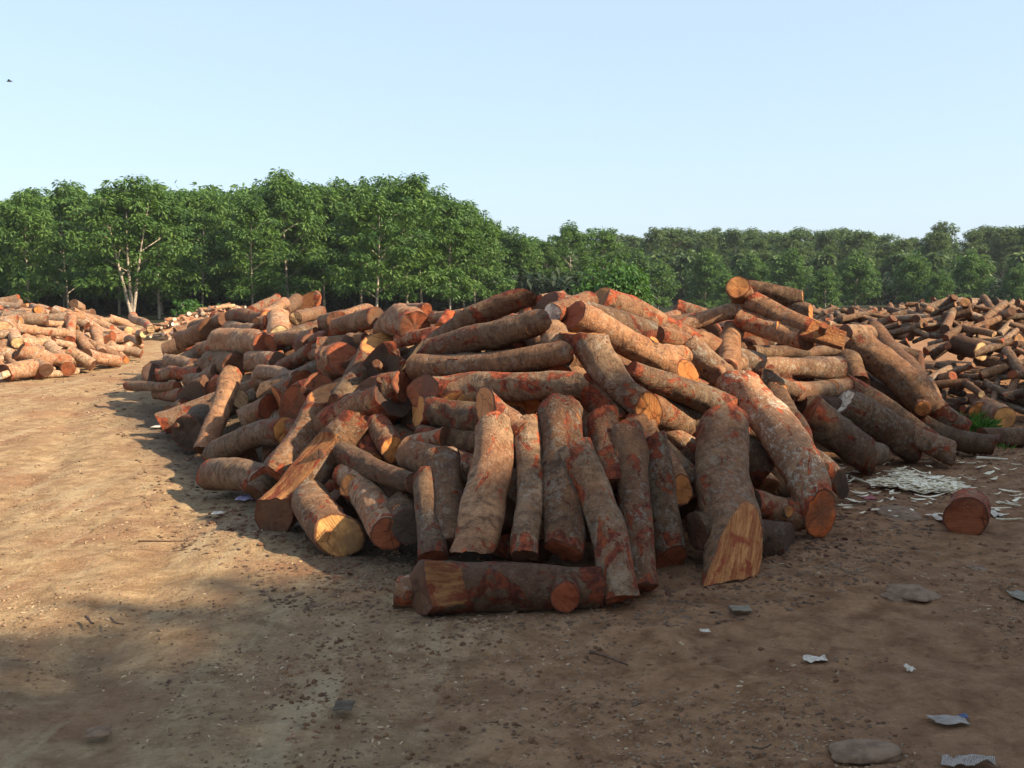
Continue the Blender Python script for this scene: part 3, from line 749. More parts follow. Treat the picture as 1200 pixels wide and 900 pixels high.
M(198, 488, 24, 220, 478, 24, 0.06, "outermost small log end with a red rim at the left flank", n0=(-0.35, -0.93, 0), red=0.6, br=0.8, e=('b', 'r'))
M(252, 458, 22, 262, 446, 22, 0.08, "log with a reddish cut face left of the leaning tan log", n0=(-0.3, -0.95, 0), red=0.5, e=('r', 'r'))
M(299, 451, 32, 322, 440, 30, 0.18, "log with a pale splashed face in the left middle", n0=(-0.2, -0.95, 0.1), red=0.3, br=1.0, e=('p', 'r'))
M(304, 436, 17, 350, 442, 17, 0.22, "blue grey weathered log lying level in the left middle", red=0.1, li=0.95, br=1.0, e=('b', 'b'))
M(288, 424, 25, 326, 424, 24, 0.16, "log with an orange sawn end looking left in the left middle", n0=(-0.6, -0.8, 0.1), red=0.3, li=0.5, e=('o', 'b'))
M(259, 400, 32, 310, 404, 28, 0.16, "plump tan log with a shaded left end on the left shoulder", red=0.15, li=0.1, br=1.05, e=('b', 'r'), b=(0, -3))
M(207, 400, 19, 246, 384, 24, 0.12, "tan log with a round orange end at the left tip of the heap", n0=(-0.35, -0.92, 0.1), red=0.1, br=1.1, e=('o', 'b'), stub=[(0.70, (0, -0.95, 0.1), 0.07, 0.0, 'o')])
M(232, 413, 22, 252, 405, 20, 0.10, "log with a rugged reddish face under the plump tan log", n0=(-0.2, -0.95, 0), red=0.5, e=('o', 'r'))
M(252, 413, 15, 262, 405, 15, 0.08, "small round orange log end under the plump tan log", n0=F_, red=0.4, e=('o', 'r'))
M(248, 427, 28, 276, 428, 28, 0.10, "dark brown stubby log left of the orange sawn end", red=0.2, li=0.2, br=0.6, e=('b', 'b'))
M(193, 422, 17, 228, 428, 17, 0.12, "short log with a pale square left end at the left flank", n0=(-0.8, -0.55, 0.1), red=0.25, br=1.0, e=('p', 'b'))
M(183, 440, 17, 236, 437, 14, 0.10, "reddish log with a round orange end near the dirt track", n0=(-0.6, -0.8, 0), red=0.9, br=0.95, e=('o', 'r'))
M(150, 452, 11, 208, 453, 12, 0.10, "slim pale log with a pointed tip lying out on the dirt track", red=0.35, li=0.3, br=1.25, e=('d', 'r'))
M(219, 446, 14, 240, 442, 14, 0.12, "short log with a whitish split flank near the dirt track", red=0.3, li=0.5, br=1.3, e=('w', 'r'))
M(242, 442, 20, 256, 436, 20, 0.12, "stubby grey log beside the whitish split one", red=0.2, li=0.6, br=0.9, e=('b', 'b'))
M(185, 460, 16, 215, 462, 16, -0.05, "thin reddish log low at the left flank", red=0.7, e=('r', 'r'))
# left crest
M(326, 368, 24, 327, 394, 24, 0.14, "upright yellowish stub on the left crest", red=0.15, br=1.25, e=('o', 'p'), n0=(0, -0.5, 0.9))
M(272, 371, 17, 313, 373, 17, 0.10, "level red brown log on the left crest", red=0.6, e=('r', 'o'))
M(293, 364, 11, 324, 350, 11, 0.06, "thin reddish log poking up at the left crest", red=0.7, br=1.1, e=('r', 'o'))
M(308, 370, 13, 334, 355, 13, 0.10, "slanting tan log under the thin reddish one on the left crest", red=0.2, e=('r', 'o'))
M(332, 364, 16, 348, 352, 16, 0.06, "dark slanting log beside the topmost round end on the left crest", red=0.2, br=0.6, e=('b', 'b'))
M(361, 353, 18, 372, 350, 17, 0.05, "topmost log of the left crest, round orange end toward the camera", n0=(-0.2, -0.97, 0.1), red=0.5, e=('o', 'r'))
M(346, 373, 16, 376, 366, 15, 0.10, "pale log with a chipped side on the left crest", red=0.2, li=0.4, br=1.2, e=('p', 'o'))
M(300, 381, 17, 318, 376, 15, 0.12, "orange ended log below the level red brown log on the left crest", n0=(-0.4, -0.9, 0), red=0.4, e=('o', 'o'))
M(312, 401, 18, 370, 393, 18, 0.14, "level log with a red left end across the left shoulder", red=0.35, li=0.2, br=1.1, e=('r', 'b'), n0=(-0.9, -0.4, 0))
M(334, 404, 15, 346, 398, 15, 0.18, "grey disc ended log in front of the level shoulder log", n0=(-0.3, -0.95, 0), red=0.1, li=0.3, br=0.8, e=('d', 'b'))
M(226, 384, 14, 262, 374, 14, 0.10, "slim tan log at the rear of the left tip", red=0.2, br=1.05, e=('r', 'b'))
M(268, 384, 16, 300, 388, 15, 0.06, "brown log wedged behind the plump tan log", red=0.3, e=('b', 'r'))
M(465, 364, 15, 500, 362, 14, 0.04, "level reddish log on the crest behind the axe cut log", red=0.5, e=('o', 'r'))
M(516, 384, 14, 528, 366, 14, 0.04, "short red log standing up on the crest left of the thick top log", red=0.95, e=('o', 'r'))
M(468, 399, 17, 512, 390, 16, 0.04, "red and white mottled log between the axe cut log and the left peak", red=0.7, li=0.6, br=1.2, e=('r', 'r'))
M(400, 372, 14, 432, 362, 13, -0.10, "thin tan log behind the torn red ended log on the crest", red=0.2, e=('r', 'r'))
M(506, 374, 13, 545, 368, 13, -0.06, "grey log low on the crest behind the short red one", red=0.3, li=0.5, e=('r', 'o'))
M(548, 370, 13, 574, 362, 12, -0.15, "small log with an orange chip on the crest left of the thick top log", red=0.5, e=('o', 'o'))

# the lone round on the dirt and odd logs on the right
G_ODD = "odd logs lying on the dirt on the right"
def ground_log(u0, v0, w0, u1, v1, w1, label, **kw):
    return pix_log(Mound([(90, 90), (91, 90), (91, 91)], 1, [(90, 90, 0)]), u0, v0, w0, u1, v1, w1, 0, label, G_ODD, d0=60, d1=60, **kw)
ground_log(1131, 606, 48, 1136, 594, 46, "short red brown log round lying alone on the dirt", n0=(-0.06, -1, 0.02), red=0.8, li=0.4, br=1.25, e=('r', 'r'))
ground_log(1152, 512, 20, 1230, 510, 24, "brown log lying flat past the weeds at the right", red=0.15, br=0.7, e=('b', 'b'))
ground_log(1178, 490, 26, 1146, 473, 26, "sawn log with a yellow brown end by the right heap", n0=(0.1, -1, 0), red=0.2, br=1.0, e=('y', 'r'))
ground_log(1150, 484, 26, 1160, 476, 24, "log with an orange end among the weeds by the right heap", n0=(-0.2, -1, 0), red=0.3, br=0.8, e=('o', 'b'))
ground_log(1111, 482, 20, 1120, 474, 20, "log with a dark round end left of the weeds", n0=(-0.2, -1, 0), red=0.1, br=0.6, e=('d', 'b'))
ground_log(1122, 470, 14, 1160, 476, 14, "pale split log lying behind the weeds", red=0.1, li=0.2, br=1.5, e=('p', 'p'), strip=((0, -0.7, 0.7), 0.4))
# ------------------------------------------------------------ left heap: seen ones by hand, the rest scattered over the heap
G_LEFT = "logs of the heap left of the dirt track"
used_left = []
def LH(u0, v0, w0, u1, v1, w1, lift, label, **kw):
    used_left.append(((u0 + u1) / 2, (v0 + v1) / 2))
    kw.setdefault("red", 0.25); kw.setdefault("segs", 16); kw.setdefault("ringlen", 0.09)
    kw["br"] = kw.get("br", 1.0) * 1.5; kw["red"] *= 0.4; kw["li"] = max(kw.get("li", 0.35), 0.55); kw["e"] = tuple("p" if c == "o" else c for c in kw.get("e", ("p", "b")))
    return pix_log(LEFT, u0, v0, w0, u1, v1, w1, lift, label, G_LEFT, **kw)
LH(22, 411, 22, 61, 425, 21, 0.3, "tan log with a red right end at the foot of the left heap", red=0.5, e=('b', 'r'))
LH(6, 436, 21, 38, 431, 20, 0.3, "plump tan log on the dirt at the front corner of the left heap", e=('b', 'b'))
LH(4, 385, 20, 18, 378, 18, 0.2, "log with an orange round end at the far left of the left heap", n0=(0.2, -1, 0), red=0.7, e=('o', 'r'))
LH(8, 378, 14, 20, 402, 14, 0.35, "whitish log leaning down over the left heap", li=0.9, br=1.2, e=('p', 'p'))
LH(36, 372, 10, 98, 372, 11, 0.25, "longest level log along the upper left heap", br=0.9, e=('b', 'r'))
LH(36, 379, 8, 77, 380, 8, 0.3, "thin pale log right under the longest level one", br=1.1, e=('r', 'r'))
LH(40, 389, 10, 76, 390, 11, 0.3, "second pale level log under the longest one", li=0.4, br=1.1, e=('b', 'r'))
LH(84, 373, 12, 82, 399, 12, 0.4, "reddish log standing upright in the left heap", red=0.8, e=('o', 'r'))
LH(62, 400, 8, 86, 405, 8, 0.4, "short slim pale log below the level ones", li=0.5, br=1.2, e=('r', 'p'))
LH(90, 394, 15, 108, 414, 14, 0.3, "brown log slanting right below the reddish upright one", br=0.85, e=('b', 'b'))
LH(112, 386, 13, 119, 414, 12, 0.35, "grey log sloping down the right half of the left heap", li=0.6, e=('b', 'b'))
LH(101, 415, 14, 139, 424, 13, 0.3, "tan log near the dirt at the right foot of the left heap", e=('b', 'b'))
LH(58, 406, 16, 80, 432, 16, 0.3, "tan log sloping down to the foot of the left heap", e=('b', 'r'))
LH(82, 412, 15, 109, 428, 14, 0.3, "greyish tan log beside the sloping foot log", li=0.4, e=('b', 'b'))
LH(123, 410, 9, 144, 408, 8, 0.4, "small whitish log at the right tip of the left heap", li=0.6, br=1.2, e=('p', 'b'))
LH(129, 397, 11, 147, 396, 11, 0.3, "round shouldered log above the small whitish one", red=0.5, e=('r', 'b'))
LH(127, 372, 9, 156, 383, 9, 0.2, "pink brown log slanting toward the tree with the forked pale trunk", red=0.5, br=1.1, e=('r', 'p'))
LH(156, 371, 10, 177, 386, 10, 0.2, "pale log slanting at the foot of the forked pale trunk", br=1.3, e=('p', 'o'))
LH(142, 386, 9, 166, 390, 9, 0.2, "pale tan log at the right end of the left heap", br=1.1, e=('p', 'b'))
LH(149, 397, 8, 168, 392, 8, 0.2, "yellowish split log at the track's bend", red=0.5, br=1.2, e=('o', 'o'))
LH(0, 441, 8, 11, 437, 8, 0.35, "whitish peeled log on the dirt at the picture's left edge", li=0.3, br=1.6, e=('w', 'w'))
LH(86, 356, 11, 96, 362, 11, 0.0, "dark round ended log on the very top of the left heap", red=0.4, br=0.8, e=('b', 'r'))
LH(48, 361, 9, 60, 366, 9, 0.0, "pale knob of a log on the top of the left heap", br=1.2, e=('p', 'p'))
LH(66, 362, 9, 76, 366, 9, 0.0, "whitish log end on the top left heap beside the pale knob", br=1.3, e=('w', 'p'))

def scatter(mound, n, seed, rr, ll, xr, yr, dz, flat=0.45, along=None, keep=None):
    """random logs lying on a heap: [(p0, p1, r, screen size)]"""
    rs = random.Random(seed); out = []
    tries = 0
    while len(out) < n and tries < n * 60:
        tries += 1
        x, y = rs.uniform(*xr), rs.uniform(*yr)
        if mound.dist(x, y)[0] < 0.15: continue
        L, r = rs.uniform(*ll), rs.uniform(*rr)
        a = rs.uniform(0, math.pi) if along is None or rs.random() > 0.6 else rs.gauss(along, 0.5)
        dx, dy = math.cos(a) * L / 2, math.sin(a) * L / 2
        z0 = float(mound.h(x - dx, y - dy)[0]); z1 = float(mound.h(x + dx, y + dy)[0]); zc = float(mound.h(x, y)[0])
        m = (z0 + z1) / 2
        sl = (z1 - z0) * rs.uniform(0.3, 1.05) + rs.uniform(-flat, flat) * L * 0.5
        c = max(zc, m) + rs.uniform(*dz)
        p0 = np.array([x - dx, y - dy, max(c - sl / 2, r)]); p1 = np.array([x + dx, y + dy, max(c + sl / 2, r)])
        u, v, t = project((p0 + p1) / 2)
        if u < -60 or u > 1260 or (keep and not keep(u, v, x, y)): continue
        out.append((p0, p1, r, L * r / t / t))
    return out

def words_for(p0, p1, mound):
    u0, v0, _ = project(p0); u1, v1, _ = project(p1)
    L = np.linalg.norm(p1 - p0)
    du, dv = u1 - u0, v1 - v0
    if du < 0: du, dv = -du, -dv
    if math.hypot(du, dv) * (np.asarray(p0)[1] / FPX) < 0.45 * L: way = "lying end on"
    elif abs(dv) < 0.25 * du: way = "lying level"
    elif abs(dv) > 1.2 * du: way = "standing steep"
    elif dv > 0: way = "tilting down right"
    else: way = "tilting up right"
    d = float(mound.dist((p0[0] + p1[0]) / 2, (p0[1] + p1[1]) / 2)[0])
    return way, d

def tone(red, li, br):
    if red > 0.6: return "reddish"
    if li > 0.6: return "grey"
    if br > 1.25: return "pale"
    if br < 0.8: return "dark"
    return "tan"

ORD = ["leftmost", "second from left", "third from left", "fourth from left", "fifth from left", "sixth from left", "seventh from left", "eighth from left", "ninth from left", "tenth from left"]
def lay(items, mound, group, seed, pal, where, **kw):
    """turn scattered logs into objects, with a label from how each one looks and lies"""
    rs = random.Random(seed); rec = []
    for (p0, p1, r, _) in items:
        red, li, br, e = pal(rs)
        way, d = words_for(p0, p1, mound)
        row = where(d, (p0[2] + p1[2]) / 2, (p0 + p1) / 2)
        rec.append([(tone(red, li, br), way, row), project((p0 + p1) / 2)[0], p0, p1, r, red, li, br, e])
    fam = {}
    for q in rec: fam.setdefault(q[0], []).append(q)
    for key, qs in fam.items():
        qs.sort(key=lambda q: q[1])
        for i, q in enumerate(qs):
            lab = "%s log %s %s" % key
            if len(qs) > 1:
                lab = lab.replace("lying level", "level").replace("standing steep", "steep").replace("of the main heap", "of main heap") + ", " + (ORD[i] if i < len(ORD) and i < len(qs) - 1 else "rightmost" if i == len(qs) - 1 else 'midmost') 
            add_log(q[2], q[3], q[4] * rs.uniform(0.95, 1.15), q[4] * rs.uniform(0.75, 0.95), lab, group, red=q[5], li=q[6], br=q[7], e=q[8], **kw)

def pal_tan(rs):
    return rs.choice([0.0, 0.05, 0.15, 0.3]), rs.choice([0.4, 0.6, 0.8, 1.0]), rs.choice([1.0, 1.3, 1.5, 1.8]) * rs.uniform(0.95, 1.05), (rs.choice('bprbo'), rs.choice('rprb'))
def pal_main(rs):
    return rs.choice([0.2, 0.4, 0.55, 0.75]), rs.choice([0.2, 0.4, 0.8]), rs.choice([0.65, 0.9, 1.0, 1.1]) * rs.uniform(0.95, 1.05), (rs.choice('bbrdo'), rs.choice('bbrdo'))
def pal_grey(rs):
    return rs.choice([0.0, 0.0, 0.2]), rs.choice([0.4, 0.7, 0.9, 1.0]), rs.choice([0.5, 0.7, 0.85, 1.1]) * rs.uniform(0.9, 1.1), (rs.choice('bbcdrb'), rs.choice('bbcbd'))

def joined(name, items, seed, pal, segs=9, ringlen=0.25):
    """logs that are too many or too hidden to tell apart, in one object of kind stuff"""
    rs = random.Random(seed)
    V, F, LC, ED, ST, PA, MI, n = [], [], [], [], [], [], [], 0
    for i, (p0, p1, r, _) in enumerate(items):
        red, li, br, e = pal(rs)
        bk, caps, Mx = log_geo(p0, p1, r * rs.uniform(0.95, 1.15), r * rs.uniform(0.75, 0.95), seed * 991 + i, segs=segs, ringlen=ringlen)
        T = np.asarray(Mx)
        for part, mi, pa in [(bk, 0, [red, li, br])] + [(c, 1, vary(COLS[col], rs)) for c, col in zip(caps, e)]:
            nv = len(part['V'])
            V.append(part['V'] @ T[:3, :3].T + T[:3, 3])
            fs = part['F'].tolist() if hasattr(part['F'], 'tolist') else part['F']
            F += [[a + n for a in f] for f in fs]
            MI += [mi] * len(fs)
            LC.append(part['lc']); ED.append(part['ed']); ST.append(part.get('strip', np.zeros(nv))); PA.append(np.tile(pa, (nv, 1)))
            n += nv
    me = mesh(name, np.concatenate(V), F, [BARK, CUT], dict(lc=np.concatenate(LC), ed=np.concatenate(ED), strip=np.concatenate(ST), par=np.concatenate(PA)), mat_idx=MI)
    o = obj(name, me)
    tag(o, kind="stuff")
    return o

def far_from(lst, du, dv):
    return lambda u, v, x, y: all(abs(u - a) > du or abs(v - b) > dv for a, b in lst)

# left heap
sc = scatter(LEFT, 70, 21, (0.07, 0.135), (0.6, 1.2), (-14.5, -8.6), (18.8, 27), (-0.05, 0.16), keep=lambda u, v, x, y: -20 < u < 128 and far_from(used_left, 11, 6)(u, v, x, y))
lay(sc, LEFT, G_LEFT, 5, pal_tan, lambda d, z, c: "near the foot of the left heap" if z < 0.5 else "halfway up the left heap" if z < 1.1 else "along the top of the left heap", segs=14, ringlen=0.12)
sc = scatter(LEFT, 330, 22, (0.07, 0.13), (0.6, 1.2), (-17, -8.8), (18.9, 32), (-0.20, 0.02), keep=lambda u, v, x, y: u < 150)
joined("log_heap", sc, 3, pal_tan)
# split wood far along the track
FARW = Mound([(-12.6, 33), (-10.2, 33.5), (-7.6, 36), (-8.5, 42), (-14, 42)], 0.35, [(-10, 37, 0.98), (-12, 38, 0.85)])
sc = scatter(FARW, 420, 31, (0.035, 0.08), (0.4, 0.9), (-13, -7.8), (33, 40), (-0.02, 0.12))
joined("split_firewood", sc, 4, lambda rs: (0.1, 0.2, rs.choice([1.3, 1.7, 2.0]), ('w', 'o')), segs=6, ringlen=0.4)

# main heap: fillers between and under the ones laid by hand
def side(u, v, x, y): return (235 < u < 470 and v > 372 and u - 150 > (450 - v) * 1.2) or (700 < u < 850 and 372 < v < 420) or (u > 960 and v > 430)
sc = scatter(MAIN, 30, 41, (0.09, 0.15), (0.8, 1.4), (-7, 4.5), (7, 19), (-0.18, -0.04), flat=0.3, keep=lambda u, v, x, y: side(u, v, x, y))
lay(sc, MAIN, G_MAIN, 6, pal_main, lambda d, z, c: ("on the left flank of the main heap" if c[0] < -1 else "on the right flank of the main heap" if c[0] > 2 else "in the saddle of the main heap"), segs=16, ringlen=0.09)
sc = scatter(MAIN, 430, 42, (0.10, 0.16), (0.9, 1.5), (-8, 6), (6.4, 21), (-0.46, -0.22), flat=0.25) + scatter(MAIN, 330, 43, (0.08, 0.13), (0.5, 0.9), (-3, 4.5), (6.2, 10.5), (-0.62, -0.26), flat=0.2)
sc = [q for q in sc if MAIN.dist(q[0][0], q[0][1])[0] > 0.42 and MAIN.dist(q[1][0], q[1][1])[0] > 0.42]
sc = [q for q in sc if project((q[0] + q[1]) / 2)[0] > 235 or project((q[0] + q[1]) / 2)[1] > 430]
joined("buried_logs", sc, 7, pal_main, segs=11, ringlen=0.2)

# right heap of weathered branch wood
G_RIGHT = "branch logs of the weathered heap at the right"
big = [((1060, 372), (1112, 362), 11), ((1075, 378), (1120, 372), 9), ((1085, 412), (1120, 402), 10), ((1130, 384), (1165, 392), 9), ((1108, 396), (1135, 380), 9),
       ((1140, 415), (1185, 400), 10), ((1165, 372), (1200, 380), 9), ((1120, 402), (1150, 412), 24), ((1180, 412), (1200, 440), 12), ((1090, 452), (1130, 448), 10),
       ((1130, 448), (1150, 462), 9), ((1100, 470), (1090, 445), 9), ((1150, 440), (1180, 430), 10), ((1020, 378), (1036, 386), 13), ((1000, 382), (1022, 384), 8)]
for i, (a, b_, w) in enumerate(big):
    lab = ["long brown log on the very top of the right heap", "second log from the top of the right heap", "stout log in the middle of the right heap", "log on the right shoulder of the right heap",
           "slanting log near the top of the right heap", "pale log tilted up right in the right heap", "log at the picture's right edge on top of the right heap", "thickest darkest log of the right heap",
           "log leaning steeply at the right edge of the right heap", "level grey log low in the right heap", "short bent log low in the right heap", "upright log at the left foot of the right heap",
           "pale brown log low at the right of the right heap", "pale stump at the left crest of the right heap", "small log at the left end of the right heap's crest"][i]
    pix_log(RIGHT, a[0], a[1], w, b_[0], b_[1], w * 0.9, 0.35, lab, G_RIGHT, segs=14, ringlen=0.1, red=0.15, li=[0.2, 0.3, 0.8][i % 3], br=[0.7, 0.9, 0.75, 1.05][i % 4] if i != 7 else 0.35, e=('r', 'p') if i != 13 else ('w', 'p'))
sc = scatter(RIGHT, 800, 51, (0.034, 0.066), (0.30, 0.75), (3.6, 11.5), (12.4, 23), (-0.05, 0.16), flat=1.0, keep=lambda u, v, x, y: u > 930)
sc.sort(key=lambda q: -q[3])
lay(sc[:52], RIGHT, G_RIGHT, 8, pal_grey, lambda d, z, c: "near the foot of the right heap" if z < 0.4 else "halfway up the right heap" if z < 0.85 else "along the top of the right heap", segs=10, ringlen=0.15)
joined("branch_wood_heap", sc[52:] + scatter(RIGHT, 300, 52, (0.06, 0.10), (0.6, 1.2), (3.6, 12), (12.6, 24), (-0.22, -0.04), flat=0.5), 9, pal_grey, segs=7, ringlen=0.3)
# ------------------------------------------------------------ trees
def tube(pts, rads, segs=7):
    pts = np.asarray(pts, float); V, F = [], []
    for i, p in enumerate(pts):
        d = pts[min(i + 1, len(pts) - 1)] - pts[max(i - 1, 0)]
        d = d / (np.linalg.norm(d) + 1e-9)
        a = np.cross(d, [1, 0, 0]) if abs(d[0]) < 0.8 else np.cross(d, [0, 1, 0])
        a /= np.linalg.norm(a); b = np.cross(d, a)
        for k in range(segs):
            t = 2 * math.pi * k / segs
            V.append(p + rads[i] * (math.cos(t) * a + math.sin(t) * b))
    for i in range(len(pts) - 1):
        for k in range(segs):
            k2 = (k + 1) % segs
            F.append([i * segs + k, i * segs + k2, (i + 1) * segs + k2, (i + 1) * segs + k])
    return V, F

def leaves(centers, rad, per, size, seed, droop=0.35, flat=0.62):
    """many small folded leaves hanging about clump centres; returns verts, faces, shade"""
    g = np.random.default_rng(seed)
    c = np.repeat(np.asarray(centers), per, axis=0)
    n = len(c)
    d = g.normal(size=(n, 3)); d /= np.linalg.norm(d, axis=1)[:, None]
    d[:, 2] *= flat
    q = c + d * (rad * g.uniform(0.25, 1.0, n) ** 0.6)[:, None]
    out = d.copy(); out[:, 2] = out[:, 2] * 0.4 - droop + g.normal(0, 0.25, n)
    out /= np.linalg.norm(out, axis=1)[:, None]
    sd = np.cross(out, g.normal(size=(n, 3))); sd /= np.linalg.norm(sd, axis=1)[:, None] + 1e-9
    hz = np.cross(out, [0, 0, 1.0]); hz /= np.linalg.norm(hz, axis=1)[:, None] + 1e-9
    sd = hz * 0.75 + sd * 0.5; sd /= np.linalg.norm(sd, axis=1)[:, None]
    ln = size * g.uniform(0.7, 1.3, n); wd = ln * g.uniform(0.32, 0.5, n)
    a = q; m = q + out * (ln * 0.5)[:, None]; e = q + out * ln[:, None]; e[:, 2] -= ln * 0.15
    V = np.stack([a, m + sd * (wd / 2)[:, None], e, m - sd * (wd / 2)[:, None]], 1).reshape(-1, 3)
    i = np.arange(n)[:, None] * 4
    F = np.concatenate([i, i + 1, i + 2, i + 3], 1)
    sh = np.repeat(np.clip(np.repeat(g.uniform(0.1, 0.9, len(centers)), per) + g.normal(0, 0.18, n), 0, 1), 4)
    return V, F, sh

def tree_meshes(name, seed, H, W, bare, nclump, per, size, leafmat, fork=1, crad=0.55, shape=1.0, trunk_r=0.09):
    rs = random.Random(seed)
    g = np.random.default_rng(seed)
    cen = []
    top = H - 0.25
    # limbs
    TV, TF = [], []
    def add(pts, rads, sg=7):
        v, f = tube(pts, rads, sg); o = len(TV); TV.extend(v); TF.extend([[a + o for a in q] for q in f])
    stems = []
    for s in range(fork):
        lean = (rs.uniform(-0.25, 0.25), rs.uniform(-0.15, 0.15)) if fork == 1 else ((s - (fork - 1) / 2) * W * 0.22 + rs.uniform(-.15, .15), rs.uniform(-0.3, 0.3))
        pts = [np.array([lean[0] * t ** 1.0 + 0.05 * math.sin(5 * t + seed), lean[1] * t + 0.05 * math.cos(4 * t + seed), top * 0.93 * t]) for t in np.linspace(0, 1, 9)]
        rad = [trunk_r * (1 - 0.8 * t) for t in np.linspace(0, 1, 9)]
        stems.append(pts); add(pts, rad)
    nl = 16
    for i in range(nl):
        st = stems[i % fork]
        h = bare * 0.9 + (top * 0.88 - bare) * (i + rs.random() * 0.6) / nl
        t = h / (top * 0.93); k = min(int(t * 8), 7); p = st[k] + (st[k + 1] - st[k]) * (t * 8 - k)
        az = i * 2.4 + rs.uniform(-.4, .4)
        rel = (h - bare) / (top - bare)
        R = W / 2 * prof(rel, shape) * rs.uniform(0.75, 1.0)
        e = p + np.array([math.cos(az) * R, math.sin(az) * R, 0.45 * R])
        mm = (p + e) / 2 + np.array([0, 0, 0.12 * R])
        add([p, mm, e], [trunk_r * 0.38, trunk_r * 0.22, trunk_r * 0.08], 5)
        cen += [mm, e, (mm + e) / 2 + g.normal(0, 0.12, 3)]
    while len(cen) < nclump:
        rel = rs.random() ** 0.85
        a = rs.uniform(0, 6.283)
        R = W / 2 * prof(rel, shape) * (1 + 0.22 * math.sin(2 * a + seed) + 0.22 * math.sin(3 * a + 9 * rel + seed * 1.7))
        rr = R * math.sqrt(rs.uniform(0.12, 1.0))
        z = bare + (top - bare) * rel + rs.uniform(-.2, .2)
        cen.append(np.array([math.cos(a) * rr, math.sin(a) * rr, z]))
    # tufts standing out of the top
    for i in range(11):
        a = rs.uniform(0, 6.283); r0 = rs.uniform(0, 0.36) * W
        zt = top - 0.5 * (r0 / (0.3 * W)) ** 2 * 1.4 + rs.uniform(-0.2, 0.95)
        cen.append(np.array([math.cos(a) * r0, math.sin(a) * r0, zt])); cen.append(np.array([math.cos(a) * r0, math.sin(a) * r0, zt - 0.4]))
    cen = np.array(cen)
    V, F, sh = leaves(cen, crad, per, size, seed)
    crown = mesh("crown", V, F, [leafmat], dict(shade=sh), smooth=False)
    trunk = mesh("trunk", TV, TF, [TRUNK])
    return trunk, crown, cen

def prof(rel, shape):
    rel = min(max(rel, 0), 1)
    return (math.sin(math.pi * (0.16 + 0.80 * rel) ** 0.85)) ** 0.7 * (1.0 if shape == 1 else (1.12 - 0.3 * rel))

VAR = [tree_meshes("rubber", 100 + i, 8.0, 4.9 + 0.5 * (i % 3), [1.4, 1.1, 1.6, 1.2][i % 4], 135, 66, 0.26, LEAF, crad=0.44) for i in range(5)]
FORK = tree_meshes("forked", 77, 8.0, 5.4, 1.8, 128, 66, 0.26, LEAF, fork=3, crad=0.44, trunk_r=0.10)
YOUNG = [tree_meshes("young", 200 + i, 5.0, 4.2, 0.35, 105, 66, 0.27, LEAF, crad=0.46) for i in range(2)]
OLD = [tree_meshes("old", 300 + i, 11.5, [5.2, 6.8, 4.4, 6.0, 7.4][i], [3.4, 2.6, 4.5, 2.2, 3.6][i], [120, 150, 110, 135, 155][i], 44, 0.36, LEAF_FAR, crad=[0.5, 0.6, 0.46, 0.55, 0.6][i], shape=2, trunk_r=0.14) for i in range(5)]
SPARSE = [tree_meshes("sparse", 400 + i, 8.0, 4.8, 2.0, 62, 34, 0.34, LEAF, crad=0.55) for i in range(2)]

def put_tree(var, x, y, height, base, label, group, width=1.0, rz=None, name="rubber_tree"):
    o = obj(name, None, loc=(x, y, -0.02))
    rs = random.Random(int(x * 131 + y * 17))
    o.rotation_euler = (0, 0, rs.uniform(0, 6.28) if rz is None else rz)
    s = height / base
    o.scale = (s * width, s * width, s)
    tag(o, label, "tree", group)
    obj("trunk", var[0], o); obj("crown", var[1], o)
    return o

def tree_px(var, u, vtop, y, base, label, group, width=1.0, **kw):
    x = (u - 600) / FPX * y * 1.003
    h = CAM_H + (338 - vtop) / FPX * y
    return put_tree(var, x, y, h, base, label, group, width, **kw)

G_T = "rubber trees along the near edge of the plantation"
front = [  # u, top v, distance, variant, width, label
    (-25, 232, 58, 0, 1.1, "rubber tree cut by the picture's left edge"),
    (38, 238, 56, 1, 1.0, "rubber tree with a thin dark trunk above the left heap"),
    (82, 226, 62, 2, 1.05, "taller rubber tree with yellowish crown left of the forked one"),
    (156, 220, 55, 'f', 1.15, "rubber tree with a pale trunk forked into three stems"),
    (188, 226, 58, 3, 1.0, "rubber tree with a single thin trunk close right of the forked one"),
    (240, 232, 63, 4, 1.0, "rubber tree in the gap above the left tip of the main heap"),
    (297, 240, 56, 0, 1.0, "lower rubber tree with a low crown above the left crest of the main heap"),
    (338, 214, 62, 1, 1.05, "tall rubber tree behind the low crowned one"),
    (380, 218, 66, 3, 1.0, "tall rubber tree left of the bare straight pale trunk"),
    (443, 232, 54, 2, 1.10, "rubber tree with a straight pale trunk standing clear of the dark wood"),
    (478, 214, 58, 4, 1.1, "tallest rubber tree with a broad crown and a short pale trunk"),
    (527, 240, 60, 0, 1.0, "rubber tree on the right slope of the tallest crown"),
    (556, 254, 62, 1, 1.0, "smaller rubber tree where the tree line steps down"),
    (612, 276, 74, 3, 0.95, "rubber tree just right of the step in the tree line"),
    (668, 268, 78, 2, 1.05, "rounded rubber tree behind the peak of the main heap"),
    (706, 272, 82, 4, 1.0, "rubber tree whose crown rises beside the leafy bush"),
    (640, 285, 76, 0, 0.9, "low rubber tree in front of the rounded one"),
]
for u, vt, y, va, w, lab in front:
    tree_px(FORK if va == 'f' else VAR[va], u, vt, y, 8.0, lab, G_T, w, name="rubber_tree", rz=0.3 if va == 'f' else None)
rs = random.Random(5)
G_T2 = "rubber trees of the second and third rows"
